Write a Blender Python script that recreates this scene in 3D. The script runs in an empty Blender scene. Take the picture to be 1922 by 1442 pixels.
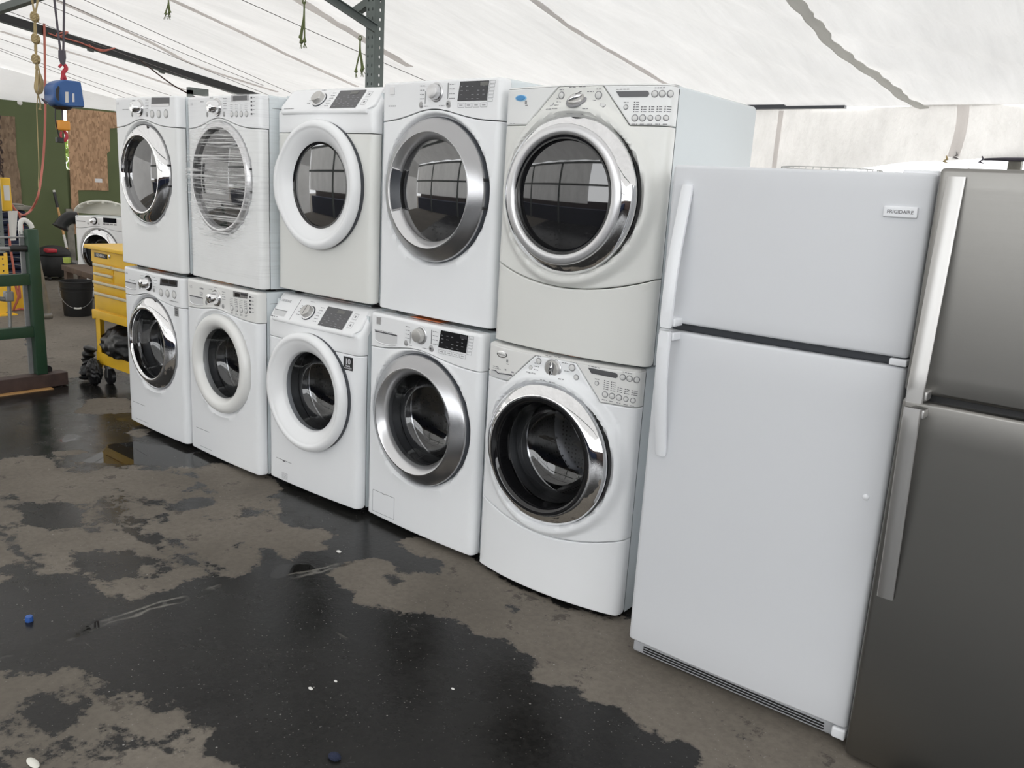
import bpy, math, random
import numpy as np
from mathutils import Matrix, Vector
random.seed(7); rng = np.random.default_rng(7)
PI = math.pi
scn = bpy.context.scene
COL = scn.collection

# ------------------------------------------------------------------ camera
CX, CY, CZ = 4.989328, -2.509987, 1.562361
YAW, PITCH, ROLL, FPX = 0.6741114, 0.2285533, 0.0576729, 1589.3090
def cam_axes():
    f = Vector((-math.sin(YAW)*math.cos(PITCH), math.cos(YAW)*math.cos(PITCH), -math.sin(PITCH)))
    r = Vector((math.cos(YAW), math.sin(YAW), 0)); u = r.cross(f)
    return r*math.cos(ROLL)+u*math.sin(ROLL), u*math.cos(ROLL)-r*math.sin(ROLL), f
AR, AU, AF = cam_axes()
CAMP = Vector((CX, CY, CZ))
cd = bpy.data.cameras.new('camera'); cam = bpy.data.objects.new('camera', cd); COL.objects.link(cam)
cd.sensor_width = 36; cd.lens = FPX/1922*36; cd.clip_start = .05; cd.clip_end = 200
m = Matrix.Identity(4)
for i in range(3):
    m[i][0] = AR[i]; m[i][1] = AU[i]; m[i][2] = -AF[i]; m[i][3] = CAMP[i]
cam.matrix_world = m
scn.camera = cam
def P(u, v, x=None, y=None, z=None, roof=False, off=0):
    """the place in the world of a measured image point lying on a known real plane"""
    d = AF*FPX + AR*(u-961) - AU*(v-721)
    if roof: N = Vector((0, .15, 1)); Q = Vector((0, 5, 2.343-off))
    elif x is not None: N = Vector((1, 0, 0)); Q = Vector((x, 0, 0))
    elif y is not None: N = Vector((0, 1, 0)); Q = Vector((0, y, 0))
    else: N = Vector((0, 0, 1)); Q = Vector((0, 0, z))
    return CAMP + d*((Q-CAMP).dot(N)/d.dot(N))

# ------------------------------------------------------------------ materials
def new_mat(name):
    M = bpy.data.materials.new(name); M.use_nodes = True
    nt = M.node_tree; b = nt.nodes['Principled BSDF']
    return M, nt, b
def pm(name, col, rough=.5, metal=0., ior=None, coat=0., noise=0., nscale=30, bump=0., bscale=200):
    M, nt, b = new_mat(name)
    b.inputs['Base Color'].default_value = (*col, 1); b.inputs['Roughness'].default_value = rough
    b.inputs['Metallic'].default_value = metal
    if ior: b.inputs['IOR'].default_value = ior
    b.inputs['Coat Weight'].default_value = coat
    if noise or bump:
        tc = nt.nodes.new('ShaderNodeTexCoord')
    if noise:
        n = nt.nodes.new('ShaderNodeTexNoise'); n.inputs['Scale'].default_value = nscale; n.inputs['Detail'].default_value = 5
        nt.links.new(tc.outputs['Object'], n.inputs['Vector'])
        r = nt.nodes.new('ShaderNodeMapRange'); r.inputs['From Min'].default_value = .3; r.inputs['From Max'].default_value = .7
        r.inputs['To Min'].default_value = 1-noise; r.inputs['To Max'].default_value = 1+noise
        nt.links.new(n.outputs['Fac'], r.inputs['Value'])
        v = nt.nodes.new('ShaderNodeVectorMath'); v.operation = 'SCALE'; v.inputs[0].default_value = col
        nt.links.new(r.outputs['Result'], v.inputs['Scale']); nt.links.new(v.outputs['Vector'], b.inputs['Base Color'])
    if bump:
        n = nt.nodes.new('ShaderNodeTexNoise'); n.inputs['Scale'].default_value = bscale
        nt.links.new(tc.outputs['Object'], n.inputs['Vector'])
        bp = nt.nodes.new('ShaderNodeBump'); bp.inputs['Strength'].default_value = bump; bp.inputs['Distance'].default_value = .002
        nt.links.new(n.outputs['Fac'], bp.inputs['Height']); nt.links.new(bp.outputs['Normal'], b.inputs['Normal'])
    return M
MT = {}
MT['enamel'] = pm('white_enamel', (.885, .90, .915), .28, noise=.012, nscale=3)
MT['enamel2'] = pm('soft_white_enamel', (.85, .86, .855), .3, noise=.012, nscale=3)
MT['enamel_cream'] = pm('warm_white_enamel', (.79, .795, .765), .28, noise=.012, nscale=3)
MT['plastic'] = pm('white_plastic', (.90, .91, .92), .25)
MT['plastic_warm'] = pm('warm_white_plastic', (.83, .83, .81), .28)
MT['fridge'] = pm('fridge_white', (.70, .715, .74), .42, bump=.05, bscale=500)
MT['handle_white'] = pm('handle_white', (.86, .875, .90), .3)
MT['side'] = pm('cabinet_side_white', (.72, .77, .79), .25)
MT['chrome'] = pm('chrome', (.86, .86, .87), .035, 1)
MT['chrome_soft'] = pm('satin_chrome', (.72, .72, .72), .16, 1)
MT['silver'] = pm('silver_paint', (.46, .46, .47), .27, .95)
MT['silver_bright'] = pm('bright_silver', (.70, .70, .71), .3, .8)
MT['silver_knob'] = pm('silver_knob', (.58, .57, .55), .35, .6)
MT['darkrim'] = pm('dark_rim', (.05, .055, .065), .35)
MT['black'] = pm('black_plastic', (.015, .015, .016), .4)
MT['blackgloss'] = pm('black_gloss', (.008, .008, .009), .06, ior=1.6)
MT['glassdark'] = pm('dark_door_glass', (.02, .02, .021), .03, ior=2.45)
MT['rubber'] = pm('grey_gasket', (.11, .112, .115), .4)
MT['baffle'] = pm('dark_baffle', (.045, .045, .048), .25)
MT['print'] = pm('grey_print', (.28, .28, .29), .5)
MT['print_dark'] = pm('dark_print', (.08, .08, .09), .5)
MT['print_white'] = pm('white_print', (.7, .7, .72), .5)
MT['symbol'] = pm('display_symbol', (.36, .36, .38), .5)
MT['disp'] = pm('display_dark', (.045, .045, .05), .25)
MT['disp_grey'] = pm('display_grey', (.10, .10, .105), .35)
MT['lcd'] = pm('display_window', (.16, .16, .15), .3)
MT['button'] = pm('button_white', (.72, .72, .71), .35)
MT['button_grey'] = pm('button_grey', (.42, .42, .42), .35, .3)
MT['blue_sticker'] = pm('blue_sticker', (.07, .30, .62), .3)
MT['lightblue_sticker'] = pm('blue_sticker_edge', (.35, .62, .85), .35)
MT['orange_label'] = pm('orange_label', (.75, .20, .06), .5)
MT['peach_label'] = pm('peach_label', (.86, .52, .34), .5)
MT['recess'] = pm('recess_grey', (.66, .665, .67), .45)
MT['yellow'] = pm('yellow_paint', (.83, .50, .03), .42, noise=.05, nscale=6)
MT['cream_strip'] = pm('cream_strip', (.62, .56, .40), .35)
MT['green_paint'] = pm('green_paint', (.016, .052, .026), .45, noise=.1, nscale=10)
MT['galv'] = pm('galvanised_steel', (.30, .30, .30), .45, .5, noise=.12, nscale=18)
MT['rackgreen'] = pm('rack_green_grey', (.115, .135, .125), .55, noise=.08, nscale=8)
MT['rackgrey'] = pm('rack_grey', (.16, .18, .17), .55, noise=.1)
MT['rust'] = pm('rusty_beam', (.055, .033, .028), .7, noise=.3, nscale=14)
MT['wood'] = pm('worn_wood', (.11, .075, .055), .8, noise=.25, nscale=12)
MT['wood_pale'] = pm('handle_wood', (.52, .30, .12), .6, noise=.15)
MT['blackbag'] = pm('black_bag', (.004, .004, .0045), .42, bump=.7, bscale=16)
MT['bucket'] = pm('black_bucket', (.009, .009, .009), .6, noise=.2, nscale=8)
MT['blue'] = pm('hoist_blue', (.03, .11, .33), .35)
MT['red'] = pm('hook_red', (.50, .03, .05), .4)
MT['orange'] = pm('orange_block', (.80, .34, .05), .45)
MT['hose'] = pm('red_hose', (.52, .16, .12), .5)
MT['rope'] = pm('tan_rope', (.46, .36, .19), .9, bump=.5, bscale=300)
MT['ropegreen'] = pm('green_rope', (.14, .17, .07), .9)
MT['sling'] = pm('sling_grey', (.10, .09, .11), .7)
MT['wire'] = pm('cable_dark', (.17, .155, .15), .6)
MT['navy'] = pm('navy_pad', (.012, .018, .045), .85, noise=.2)
MT['olive'] = pm('green_wall_paint', (.10, .125, .055), .8, noise=.09, nscale=1.5)
MT['tub'] = pm('tub_plastic', (.74, .73, .66), .45)
MT['lime'] = pm('lime_cup', (.45, .55, .12), .5)
MT['limb'] = pm('white_scrap', (.7, .69, .66), .7)
MT['bluecap'] = pm('blue_cap', (.03, .10, .35), .4)
MT['fridge_side'] = pm('dark_cabinet', (.12, .12, .12), .5)
MT['grille'] = pm('grille_grey', (.42, .43, .45), .45)
MT['wirewhite'] = pm('wire_rack_metal', (.45, .45, .43), .4, .5)
MT['chipboard_grey'] = pm('weathered_board', (.23, .22, .19), .85, noise=.3, nscale=8)

def osb(name, base):
    M, nt, b = new_mat(name); N = nt.nodes; Lk = nt.links
    tc = N.new('ShaderNodeTexCoord'); mp = N.new('ShaderNodeMapping'); mp.inputs['Scale'].default_value = (1, 1, .45)
    Lk.new(tc.outputs['Object'], mp.inputs['Vector'])
    v = N.new('ShaderNodeTexVoronoi'); v.inputs['Scale'].default_value = 40; Lk.new(mp.outputs[0], v.inputs['Vector'])
    n = N.new('ShaderNodeTexNoise'); n.inputs['Scale'].default_value = 14; n.inputs['Detail'].default_value = 6; Lk.new(mp.outputs[0], n.inputs['Vector'])
    h = N.new('ShaderNodeSeparateColor'); Lk.new(v.outputs['Color'], h.inputs[0])
    mx = N.new('ShaderNodeMath'); mx.operation = 'ADD'; Lk.new(h.outputs[0], mx.inputs[0]); Lk.new(n.outputs['Fac'], mx.inputs[1])
    r = N.new('ShaderNodeValToRGB'); r.color_ramp.elements[0].position = .3; r.color_ramp.elements[1].position = 1.5
    r.color_ramp.elements[0].color = (base[0]*.8, base[1]*.76, base[2]*.72, 1); r.color_ramp.elements[1].color = (base[0]*1.5, base[1]*1.5, base[2]*1.5, 1)
    mm = N.new('ShaderNodeMath'); mm.operation = 'MULTIPLY'; mm.inputs[1].default_value = .66; Lk.new(mx.outputs[0], mm.inputs[0])
    Lk.new(mm.outputs[0], r.inputs['Fac']); Lk.new(r.outputs['Color'], b.inputs['Base Color']); b.inputs['Roughness'].default_value = .85
    return M
MT['osb'] = osb('strand_board', (.34, .215, .13)); MT['osb2'] = osb('dull_strand_board', (.17, .12, .08))

def tarp(name, front, trans, bumpy=.5, stain=.0, weave=0.):
    M, nt, b = new_mat(name); N = nt.nodes; Lk = nt.links; N.remove(b); out = N['Material Output']
    d = N.new('ShaderNodeBsdfDiffuse'); t = N.new('ShaderNodeBsdfTranslucent'); ad = N.new('ShaderNodeMixShader')
    ad.inputs[0].default_value = .5
    tc = N.new('ShaderNodeTexCoord')
    n = N.new('ShaderNodeTexNoise'); n.inputs['Scale'].default_value = 1.3; n.inputs['Detail'].default_value = 8; n.inputs['Roughness'].default_value = .62
    mp = N.new('ShaderNodeMapping'); mp.inputs['Scale'].default_value = (2.2, .5, 1); mp.inputs['Rotation'].default_value = (0, 0, .25)
    Lk.new(tc.outputs['Object'], mp.inputs['Vector']); Lk.new(mp.outputs[0], n.inputs['Vector'])
    r = N.new('ShaderNodeMapRange'); r.inputs['From Min'].default_value = .3; r.inputs['From Max'].default_value = .72
    r.inputs['To Min'].default_value = 1.04; r.inputs['To Max'].default_value = 1-.12-stain; Lk.new(n.outputs['Fac'], r.inputs['Value'])
    # small specks of dirt on the cloth
    v = N.new('ShaderNodeTexNoise'); v.inputs['Scale'].default_value = 9; v.inputs['Detail'].default_value = 9; v.inputs['Roughness'].default_value = .8
    Lk.new(tc.outputs['Object'], v.inputs['Vector'])
    r2 = N.new('ShaderNodeMapRange'); r2.inputs['From Min'].default_value = .66; r2.inputs['From Max'].default_value = .74
    r2.inputs['To Min'].default_value = 1.; r2.inputs['To Max'].default_value = .80; Lk.new(v.outputs['Fac'], r2.inputs['Value'])
    mu = N.new('ShaderNodeMath'); mu.operation = 'MULTIPLY'; Lk.new(r.outputs[0], mu.inputs[0]); Lk.new(r2.outputs[0], mu.inputs[1])
    scl = []
    for c, sh in ((front, d), (trans, t)):
        s = N.new('ShaderNodeVectorMath'); scl.append(s); s.operation = 'SCALE'; s.inputs[0].default_value = c
        Lk.new(mu.outputs[0], s.inputs['Scale']); Lk.new(s.outputs['Vector'], sh.inputs['Color'])
    bp = N.new('ShaderNodeBump'); bp.inputs['Strength'].default_value = bumpy; bp.inputs['Distance'].default_value = .10
    n2 = N.new('ShaderNodeTexNoise'); n2.inputs['Scale'].default_value = 2.4; n2.inputs['Detail'].default_value = 5
    Lk.new(mp.outputs[0], n2.inputs['Vector']); Lk.new(n2.outputs['Fac'], bp.inputs['Height'])
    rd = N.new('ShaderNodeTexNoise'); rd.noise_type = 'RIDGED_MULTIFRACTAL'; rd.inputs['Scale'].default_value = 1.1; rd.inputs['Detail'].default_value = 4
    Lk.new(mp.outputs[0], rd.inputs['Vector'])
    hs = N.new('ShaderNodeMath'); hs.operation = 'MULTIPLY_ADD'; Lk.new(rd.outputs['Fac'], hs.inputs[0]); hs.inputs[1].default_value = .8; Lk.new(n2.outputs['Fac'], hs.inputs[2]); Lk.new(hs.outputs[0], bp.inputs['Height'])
    r3 = N.new('ShaderNodeMapRange'); r3.inputs['From Min'].default_value = .55; r3.inputs['From Max'].default_value = 1.5; r3.inputs['To Min'].default_value = 1.0; r3.inputs['To Max'].default_value = .90  # ridged crease tone: fold shading put into the cloth colour
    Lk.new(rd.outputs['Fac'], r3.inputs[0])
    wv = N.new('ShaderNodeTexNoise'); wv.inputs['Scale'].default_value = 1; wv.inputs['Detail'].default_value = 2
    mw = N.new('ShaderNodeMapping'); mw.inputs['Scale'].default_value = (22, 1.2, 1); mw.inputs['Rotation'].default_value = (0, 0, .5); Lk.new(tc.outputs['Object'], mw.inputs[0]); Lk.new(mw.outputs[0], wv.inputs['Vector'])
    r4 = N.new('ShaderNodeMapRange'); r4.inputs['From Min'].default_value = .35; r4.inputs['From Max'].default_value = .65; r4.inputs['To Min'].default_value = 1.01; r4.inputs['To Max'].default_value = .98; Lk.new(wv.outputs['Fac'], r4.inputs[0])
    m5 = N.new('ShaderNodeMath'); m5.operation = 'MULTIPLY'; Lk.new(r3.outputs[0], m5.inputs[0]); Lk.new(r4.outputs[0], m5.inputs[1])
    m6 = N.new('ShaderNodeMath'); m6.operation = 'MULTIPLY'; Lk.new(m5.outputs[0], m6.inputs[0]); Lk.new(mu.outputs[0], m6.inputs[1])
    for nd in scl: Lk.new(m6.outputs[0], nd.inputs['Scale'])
    Lk.new(bp.outputs[0], d.inputs['Normal']); Lk.new(bp.outputs[0], t.inputs['Normal'])
    Lk.new(d.outputs[0], ad.inputs[1]); Lk.new(t.outputs[0], ad.inputs[2]); Lk.new(ad.outputs[0], out.inputs[0])
    return M
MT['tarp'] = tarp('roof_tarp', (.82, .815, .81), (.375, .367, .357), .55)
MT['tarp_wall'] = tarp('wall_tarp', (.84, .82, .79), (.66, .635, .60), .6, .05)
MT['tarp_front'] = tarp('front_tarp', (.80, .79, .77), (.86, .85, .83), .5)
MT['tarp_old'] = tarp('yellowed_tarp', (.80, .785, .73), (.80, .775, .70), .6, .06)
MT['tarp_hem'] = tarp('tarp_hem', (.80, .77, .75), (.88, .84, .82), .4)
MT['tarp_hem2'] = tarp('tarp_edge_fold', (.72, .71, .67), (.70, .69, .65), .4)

MT['glassblack'] = pm('black_door_glass', (.015, .015, .016), .03, ior=1.95)
def glass_mat(name, tint, base_refl=.06, rough=0.02):
    M, nt, b = new_mat(name); N = nt.nodes; Lk = nt.links; N.remove(b); out = N['Material Output']
    tr = N.new('ShaderNodeBsdfTransparent'); tr.inputs[0].default_value = (*tint, 1)
    g = N.new('ShaderNodeBsdfGlossy'); g.inputs['Roughness'].default_value = rough; g.inputs['Color'].default_value = (1, 1, 1, 1)
    f = N.new('ShaderNodeFresnel'); f.inputs['IOR'].default_value = 1.55
    a = N.new('ShaderNodeMath'); a.operation = 'ADD'; a.inputs[1].default_value = base_refl; a.use_clamp = True; Lk.new(f.outputs[0], a.inputs[0])
    mx = N.new('ShaderNodeMixShader'); Lk.new(a.outputs[0], mx.inputs[0]); Lk.new(tr.outputs[0], mx.inputs[1]); Lk.new(g.outputs[0], mx.inputs[2])
    Lk.new(mx.outputs[0], out.inputs[0]); return M
MT['glass'] = glass_mat('door_glass', (.60, .61, .63), .035)
MT['glass_smoke'] = glass_mat('smoked_glass', (.20, .20, .21), .03)
def drum_mat():
    M, nt, b = new_mat('drum_steel'); N = nt.nodes; Lk = nt.links
    tc = N.new('ShaderNodeTexCoord'); v = N.new('ShaderNodeTexVoronoi'); v.inputs['Scale'].default_value = 55; v.inputs['Randomness'].default_value = .15
    Lk.new(tc.outputs['Object'], v.inputs['Vector'])
    r = N.new('ShaderNodeValToRGB'); r.color_ramp.elements[0].position = .22; r.color_ramp.elements[1].position = .27
    r.color_ramp.elements[0].color = (.01, .01, .01, 1); r.color_ramp.elements[1].color = (.20, .20, .205, 1)
    Lk.new(v.outputs['Distance'], r.inputs['Fac']); Lk.new(r.outputs[0], b.inputs['Base Color'])
    b.inputs['Metallic'].default_value = .8; b.inputs['Roughness'].default_value = .3; return M
MT['drum'] = drum_mat()
def steel_mat():
    M, nt, b = new_mat('brushed_steel'); N = nt.nodes; Lk = nt.links
    tc = N.new('ShaderNodeTexCoord'); mp = N.new('ShaderNodeMapping'); mp.inputs['Scale'].default_value = (3, 3, 900)
    Lk.new(tc.outputs['Object'], mp.inputs[0]); n = N.new('ShaderNodeTexNoise'); n.inputs['Scale'].default_value = 1.; n.inputs['Detail'].default_value = 3
    Lk.new(mp.outputs[0], n.inputs['Vector'])
    r = N.new('ShaderNodeMapRange'); r.inputs['To Min'].default_value = .36; r.inputs['To Max'].default_value = .50; Lk.new(n.outputs['Fac'], r.inputs[0])
    Lk.new(r.outputs[0], b.inputs['Roughness'])
    b.inputs['Base Color'].default_value = (.29, .282, .266, 1); b.inputs['Metallic'].default_value = 1
    bp = N.new('ShaderNodeBump'); bp.inputs['Strength'].default_value = .05; bp.inputs['Distance'].default_value = .001
    Lk.new(n.outputs['Fac'], bp.inputs['Height']); Lk.new(bp.outputs[0], b.inputs['Normal'])
    b.inputs['Anisotropic'].default_value = .6
    return M
MT['steel'] = steel_mat()
MT['steel_handle'] = pm('steel_handle', (.58, .57, .555), .40, .9)
def wrap_mat():
    M, nt, b = new_mat('stretch_film'); N = nt.nodes; Lk = nt.links; N.remove(b); out = N['Material Output']
    tc = N.new('ShaderNodeTexCoord')
    def streak(sc, rot, det=4):
        mp = N.new('ShaderNodeMapping'); mp.inputs['Scale'].default_value = sc; mp.inputs['Rotation'].default_value = rot
        Lk.new(tc.outputs['Object'], mp.inputs[0]); n = N.new('ShaderNodeTexNoise'); n.inputs['Scale'].default_value = 1; n.inputs['Detail'].default_value = det
        n.inputs['Distortion'].default_value = .4; Lk.new(mp.outputs[0], n.inputs['Vector']); return n.outputs['Fac']
    a = streak((2.2, 2.2, 110), (0, .10, 0)); c = streak((1.6, 1.6, 75), (0, -.20, 0)); w = streak((5, 5, 4.), (0, 0, 0), 2)
    def mr(s, a0, a1, b0, b1):
        r = N.new('ShaderNodeMapRange'); r.inputs['From Min'].default_value = a0; r.inputs['From Max'].default_value = a1
        r.inputs['To Min'].default_value = b0; r.inputs['To Max'].default_value = b1; Lk.new(s, r.inputs[0]); return r.outputs[0]
    s1 = mr(a, .52, .64, 0, .72); s2 = mr(c, .55, .66, 0, .66); s3 = mr(w, .45, .7, .01, .06)
    mx = N.new('ShaderNodeMath'); mx.operation = 'MAXIMUM'; Lk.new(s1, mx.inputs[0]); Lk.new(s2, mx.inputs[1])
    vm = N.new('ShaderNodeVectorMath'); vm.operation = 'SUBTRACT'; vm.inputs[1].default_value = (.343, 0, .50); Lk.new(tc.outputs['Object'], vm.inputs[0])
    vs_ = N.new('ShaderNodeVectorMath'); vs_.operation = 'MULTIPLY'; vs_.inputs[1].default_value = (1, 0, 1); Lk.new(vm.outputs[0], vs_.inputs[0])
    vl = N.new('ShaderNodeVectorMath'); vl.operation = 'LENGTH'; Lk.new(vs_.outputs[0], vl.inputs[0])
    mk = mr(vl.outputs['Value'], .26, .34, 1., .10); mm_ = N.new('ShaderNodeMath'); mm_.operation = 'MULTIPLY'; Lk.new(mx.outputs[0], mm_.inputs[0]); Lk.new(mk, mm_.inputs[1])
    ad = N.new('ShaderNodeMath'); ad.operation = 'ADD'; ad.use_clamp = True; Lk.new(mm_.outputs[0], ad.inputs[0]); Lk.new(s3, ad.inputs[1])
    t = N.new('ShaderNodeBsdfTransparent'); p = N.new('ShaderNodeBsdfPrincipled'); p.inputs['Base Color'].default_value = (.98, .98, .98, 1); p.inputs['Roughness'].default_value = .2
    bp = N.new('ShaderNodeBump'); bp.inputs['Strength'].default_value = 0.
    tl = N.new('ShaderNodeBsdfTranslucent'); tl.inputs[0].default_value = (.97, .97, .97, 1); pt = N.new('ShaderNodeMixShader'); pt.inputs[0].default_value = .2; Lk.new(p.outputs[0], pt.inputs[1]); Lk.new(tl.outputs[0], pt.inputs[2])
    m_ = N.new('ShaderNodeMixShader'); Lk.new(ad.outputs[0], m_.inputs[0]); Lk.new(t.outputs[0], m_.inputs[1]); Lk.new(pt.outputs[0], m_.inputs[2])
    Lk.new(m_.outputs[0], out.inputs[0]); return M
MT['film'] = wrap_mat()

# ------------------------------------------------------------------ mesh helpers
class MB:
    def __init__(s): s.v = []; s.f = []; s.mi = []
    def add(s, vs, fs, M=None, mi=0):
        o = len(s.v)
        for p in vs:
            p = Vector(p)
            s.v.append(M @ p if M else p)
        for f in fs: s.f.append([o+i for i in f]); s.mi.append(mi)
    def box(s, x0, x1, y0, y1, z0, z1, M=None, bev=0, mi=0):
        if bev <= 0:
            vs = [(x, y, z) for x in (x0, x1) for y in (y0, y1) for z in (z0, z1)]
            s.add(vs, [(0, 1, 3, 2), (4, 6, 7, 5), (0, 4, 5, 1), (2, 3, 7, 6), (0, 2, 6, 4), (1, 5, 7, 3)], M, mi); return
        # rounded box: ring of corner arcs swept through layers
        b = min(bev, (x1-x0)/2.01, (y1-y0)/2.01, (z1-z0)/2.01); K = 4
        def ring(ins, z):
            out = []
            for (cx, cy, a0) in ((x1-b, y1-b, 0), (x0+b, y1-b, PI/2), (x0+b, y0+b, PI), (x1-b, y0+b, 1.5*PI)):
                for k in range(K+1):
                    a = a0+k*PI/2/K; r = b-ins
                    out.append((cx+r*math.cos(a), cy+r*math.sin(a), z))
            return out
        layers = []
        for k in range(K+1):
            a = PI/2*k/K; layers.append(ring(b*(1-math.sin(a)), z0+b*(1-math.cos(a))))
        for k in range(K+1):
            a = PI/2*(1-k/K); layers.append(ring(b*(1-math.sin(a)), z1-b*(1-math.cos(a))))
        s.loft(layers, M, True, True, True, mi)
    def loft(s, layers, M=None, closed=True, cap0=False, cap1=False, mi=0):
        n = len(layers[0]); vs = [p for L in layers for p in L]; fs = []
        for i in range(len(layers)-1):
            for j in range(n if closed else n-1):
                a = i*n+j; b = i*n+(j+1) % n; fs.append((a, b, b+n, a+n))
        if cap0: fs.append(tuple(reversed(range(n))))
        if cap1: fs.append(tuple(range((len(layers)-1)*n, len(layers)*n)))
        s.add(vs, fs, M, mi)
    def lathe(s, prof, n=64, M=None, t0=0, t1=2*PI, rmod=None, mi=0):
        full = abs(t1-t0-2*PI) < 1e-6; cnt = n if full else n+1
        layers = []
        for r, h in prof:
            L = []
            for k in range(cnt):
                a = t0+(t1-t0)*k/n
                rr = r*(rmod(a, r) if rmod else 1)
                L.append((rr*math.cos(a), rr*math.sin(a), h))
            layers.append(L)
        s.loft(layers, M, full, mi=mi)
    def tube(s, pts, r, n=8, M=None, caps=True, mi=0):
        pts = [Vector(p) for p in pts]
        rs = r if isinstance(r, (list, tuple)) else [r]*len(pts)
        T = [(pts[min(i+1, len(pts)-1)]-pts[max(i-1, 0)]).normalized() for i in range(len(pts))]
        u = T[0].orthogonal().normalized(); layers = []
        for i, p in enumerate(pts):
            u = (u-T[i]*u.dot(T[i])).normalized(); w = T[i].cross(u)
            layers.append([p+(u*math.cos(2*PI*k/n)+w*math.sin(2*PI*k/n))*rs[i] for k in range(n)])
        s.loft(layers, M, True, caps, caps, mi)
    def grid(s, G, M=None, mi=0, flip=False):
        a = len(G); b = len(G[0]); vs = [p for row in G for p in row]; fs = []
        for i in range(a-1):
            for j in range(b-1):
                q = (i*b+j, i*b+j+1, (i+1)*b+j+1, (i+1)*b+j); fs.append(q[::-1] if flip else q)
        s.add(vs, fs, M, mi)
    def prism(s, poly, h, M=None, mi=0, z0=0):
        n = len(poly); vs = [(x, y, z0) for x, y in poly]+[(x, y, z0+h) for x, y in poly]
        fs = [tuple(reversed(range(n))), tuple(range(n, 2*n))]+[(i, (i+1) % n, (i+1) % n+n, i+n) for i in range(n)]
        s.add(vs, fs, M, mi)
    def build(s, name, mat, parent=None, smooth=40, **props):
        me = bpy.data.meshes.new(name); me.from_pydata([tuple(p) for p in s.v], [], s.f)
        for mt in (mat if isinstance(mat, (list, tuple)) else [mat]): me.materials.append(MT[mt] if isinstance(mt, str) else mt)
        me.polygons.foreach_set('material_index', s.mi)
        if smooth:
            me.polygons.foreach_set('use_smooth', [True]*len(me.polygons))
            me.set_sharp_from_angle(angle=math.radians(smooth))
        me.update()
        o = bpy.data.objects.new(name, me); COL.objects.link(o)
        if parent: o.parent = parent
        for k, v in props.items(): o[k] = v
        return o
def thing(name, label, cat, loc=(0, 0, 0), rz=0, group=None):
    o = bpy.data.objects.new(name, None); COL.objects.link(o); o.empty_display_size = .1
    o.location = loc; o.rotation_euler = (0, 0, rz); o['label'] = label; o['category'] = cat
    if group: o['group'] = group
    return o
def tag(o, label, cat, group=None, kind=None):
    o['label'] = label; o['category'] = cat
    if group: o['group'] = group
    if kind: o['kind'] = kind
    return o
def bez(pts, n=12):
    """Catmull-Rom through points"""
    pts = [Vector(p) for p in pts]; out = []
    for i in range(len(pts)-1):
        p0 = pts[max(i-1, 0)]; p1 = pts[i]; p2 = pts[i+1]; p3 = pts[min(i+2, len(pts)-1)]
        for k in range(n):
            t = k/n
            out.append(.5*((2*p1)+(p2-p0)*t+(2*p0-5*p1+4*p2-p3)*t*t+(3*p1-p0-3*p2+p3)*t**3))
    out.append(pts[-1]); return out
def text_tris(txt, size, bold=0.):
    c = bpy.data.curves.new('txt', 'FONT'); c.body = txt; c.size = size; c.align_x = 'CENTER'; c.align_y = 'CENTER'; c.offset = bold; c.resolution_u = 3
    o = bpy.data.objects.new('txt', c); COL.objects.link(o)
    dg = bpy.context.evaluated_depsgraph_get(); ev = o.evaluated_get(dg); me = ev.to_mesh()
    vs = [tuple(v.co) for v in me.vertices]; fs = [tuple(p.vertices) for p in me.polygons]
    ev.to_mesh_clear(); bpy.data.objects.remove(o); bpy.data.curves.remove(c)
    return vs, fs
def sm(a, b, x):
    t = min(1, max(0, (x-a)/(b-a))); return t*t*(3-2*t)

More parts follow.
